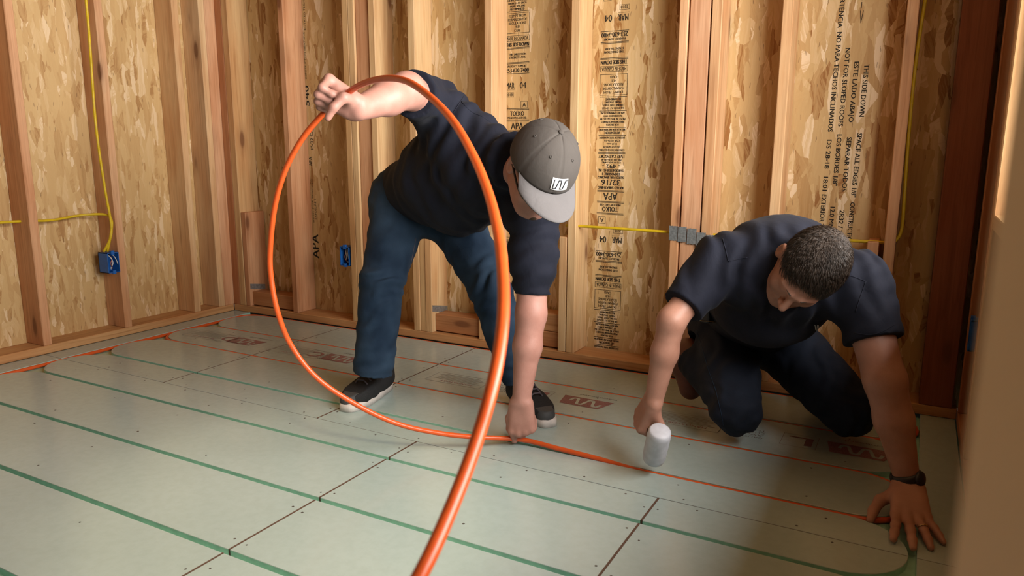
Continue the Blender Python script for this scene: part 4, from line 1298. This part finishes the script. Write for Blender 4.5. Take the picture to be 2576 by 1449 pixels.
stitch(shirt2, [(1818, 600), (1826, 630), (1832, 658)], .0013, 'navy', 'seam')
stitch(shirt2, [(1832, 658), (1855, 652), (1880, 648)], .0013, 'navy', 'seam')
stitch(shirt2, [(2125, 690), (2150, 697), (2178, 708)], .0013, 'navy', 'seam')
stitch(shirt2, [(2178, 708), (2165, 745), (2152, 785)], .0013, 'navy', 'seam')
stitch(shirt2, [(2150, 838), (2190, 842), (2225, 832), (2252, 815)], .0012, 'navy', 'seam')

B = Blob()
B.cap(h2R, h2L, .120, .120, .05); B.cap(pel2, pel2 + ax2 * .06, .12, .115, .05, side=hv2, flat=1.2)
B.chain([h2R, k2R], [.118, .082], .04); B.chain([k2R + V3(0, .01, -.005), a2R], [.068, .062], .02)
B.chain([h2L, k2L], [.122, .086], .04); B.chain([k2L, a2L], [.068, .058], .02)
for h_, k_ in ((h2R, k2R), (h2L, k2L)):
    B.fold(h_, k_, .11, unit(k_ - h_) * .5 + VR, .075, .0055, 0, 1.2); B.fold(k_, k_, .09, VU + VR * .4, .05, .0045, 0, 1.1)
B.cut(V3(0, 0, .003), V3(0, 0, -1)); B.cut(a2R, unit(a2R - k2R), a2R, .10)
jeans2 = finish(B, .005, 'jeans', 'denim2', p2)
stitch(jeans2, [(1752, 830), (1768, 880), (1782, 930), (1800, 980), (1812, 1030), (1820, 1070)], .0012, 'denim', 'seam')
# boot tucked behind the right knee
B = Blob(); bt = a2R + unit(a2R - k2R) * .05
B.chain([a2R - unit(a2R - k2R) * .03, bt, bt + V3(-.01, .015, -.05), bt + V3(.02, -.01, -.13)], [.048, .046, .046, .040], .03)
finish(B, .005, 'boot', 'boot', p2)

hair_shell(hc2, HR2, p2, 'hair', (.0800, .0995, .0915), ((0, .072, .050), (0, .86, -.50)))
def strands(o, R, parent, mat, n=14000, seed=5, ln=.026):
    r_ = np.random.default_rng(seed)
    d = r_.normal(size=(n * 3, 3)); d /= np.linalg.norm(d, axis=1)[:, None]
    rad = np.array([.0800, .0995, .0915]); P = d * rad + np.array([0, -.012, .022])
    ok = ((P - np.array([0, .066, .050])) @ unit((0, .86, -.50)) < 0) & ((P - np.array([0, -.08, -.060])) @ unit((0, -.25, -1)) < 0)
    ok &= ~((np.abs(P[:, 0]) > .062) & (P[:, 1] > -.03) & (P[:, 1] < .032) & (P[:, 2] < .022))
    P = P[ok][:n]; nrm = P - np.array([0, -.012, .022]); nrm = nrm / (rad * rad); nrm /= np.linalg.norm(nrm, axis=1)[:, None]
    wh = np.array([.012, -.070, .088])
    fl = P - wh; sw = np.cross(nrm, fl); fl = fl + .35 * sw + r_.normal(size=P.shape) * .016
    fl -= nrm * np.sum(fl * nrm, 1)[:, None]; fl /= np.linalg.norm(fl, axis=1)[:, None] + 1e-9
    L_ = ln * r_.uniform(.6, 1.25, len(P))[:, None]
    lift = r_.uniform(.06, .20, len(P))[:, None]
    q0 = P - nrm * .002; q1 = P + fl * L_ * .5 + nrm * L_ * lift * .75; q2 = P + fl * L_ + nrm * L_ * lift * .75
    b = np.cross(nrm, fl); w = .0005
    vs_ = np.stack([q0 + b * w, q0 - b * w, q0 + nrm * w, q1 + b * w, q1 - b * w, q1 + nrm * w * 1.2, q2], 1)
    vs_ = vs_.reshape(-1, 3) @ R.T + o
    f1 = np.array([(0, 1, 4, 3), (1, 2, 5, 4), (2, 0, 3, 5)]); f2 = np.array([(3, 4, 6), (4, 5, 6), (5, 3, 6)])
    k = np.arange(len(P))[:, None, None] * 7
    faces = [tuple(x) for x in (f1[None] + k).reshape(-1, 4)] + [tuple(x) for x in (f2[None] + k).reshape(-1, 3)]
    return tag(obj('hair_strands', mesh_from(vs_, faces), mat, parent, True), kind='stuff')
strands(hc2, HR2, p2, 'hair')
# eyebrows, ring, watch, chest emblem, belt pouch
for s in (-1, 1):
    B = Blob(); B.cap(hc2 + HR2 @ V3(.016 * s, .0995, .021), hc2 + HR2 @ V3(.042 * s, .083, .019), .0026, .002, .004)
    finish(B, .002, 'eyebrow', 'hair', p2)
fx = unit(w2L - e2L); wc = w2L - fx * .012
wa = unit(np.cross(fx, VN)); wb = np.cross(fx, wa)
wt = obj('watch', tube_mesh([wc + (wa * math.cos(t) * .036 + wb * math.sin(t) * .034) for t in np.linspace(0, 2 * math.pi, 25)], .0052, 8), 'black', p2, True)
# widen the strap along the arm
me = wt.data; co = np.array([v.co for v in me.vertices]); al = (co - wc) @ fx
co = co + np.outer(al * 1.6, fx)
for v, c in zip(me.vertices, co): v.co = c
B = Blob(); ct = wc + unit(VN * .75 + VR * .45 + VU * .25 - fx * (unit(VN * .75 + VR * .45 + VU * .25) @ fx)) * .037
cn = unit(ct - wc); cs = np.cross(cn, fx)
B.ell(ct, (.021, .021, .009), np.stack([fx, cs, cn], 1), .01); finish(B, .003, 'watch_case', 'black', wt)
rp, rd_ = tips2[2]
rp = rp - rd_ * .062; ra = unit(np.cross(rd_, V3(0, 0, 1))); rb = np.cross(rd_, ra)
obj('ring', tube_mesh([rp + (ra * math.cos(t) + rb * math.sin(t)) * .0112 for t in np.linspace(0, 2 * math.pi, 21)], .0017, 6), 'gold', p2, True)
pq = at(1772, 786, 2.42)
pch = obj('belt_pouch', box_mesh(.065, .035, .060, .006, 2), 'black', p2); pch.location = pq; pch.rotation_euler = (0, 0, math.radians(-25))
obj('pouch_trim', tube_mesh([pq + VR * a + VU * b + VN * .028 for a, b in ((-.032, -.018), (-.030, -.024), (.030, -.030), (.033, -.026))], .0016, 6), 'gold', p2, True)
for o in list(bpy.data.objects):
    if o.parent == p2: o.matrix_parent_inverse = INV2
tag(p2, 'bareheaded person in navy polo kneeling and tapping the tube with mallet', 'person')

# rubber mallet in the kneeling person's hand
mt = empty('rubber_mallet', tuple(mal)); bpy.context.view_layer.update()
mv = unit(V3(0, 0, 1) - MS * MS[2])
prof = [(-.064, .026), (-.060, .031), (-.045, .0335), (.045, .0335), (.060, .031), (.064, .026)]
o = obj('head', tube_mesh([mal + mv * a for a, b in prof], [b for a, b in prof], 24), 'rubber', mt, True)
o2 = obj('handle', tube_mesh([mal - MS * a for a in (.02, .06, .10, .14, .175)], [.0135, .0135, .0125, .0135, .0140], 14), 'handle', mt, True)
for q in (o, o2): q.matrix_parent_inverse = mt.matrix_world.inverted()
tag(mt, 'white rubber mallet with wooden handle held by the kneeling person', 'mallet')
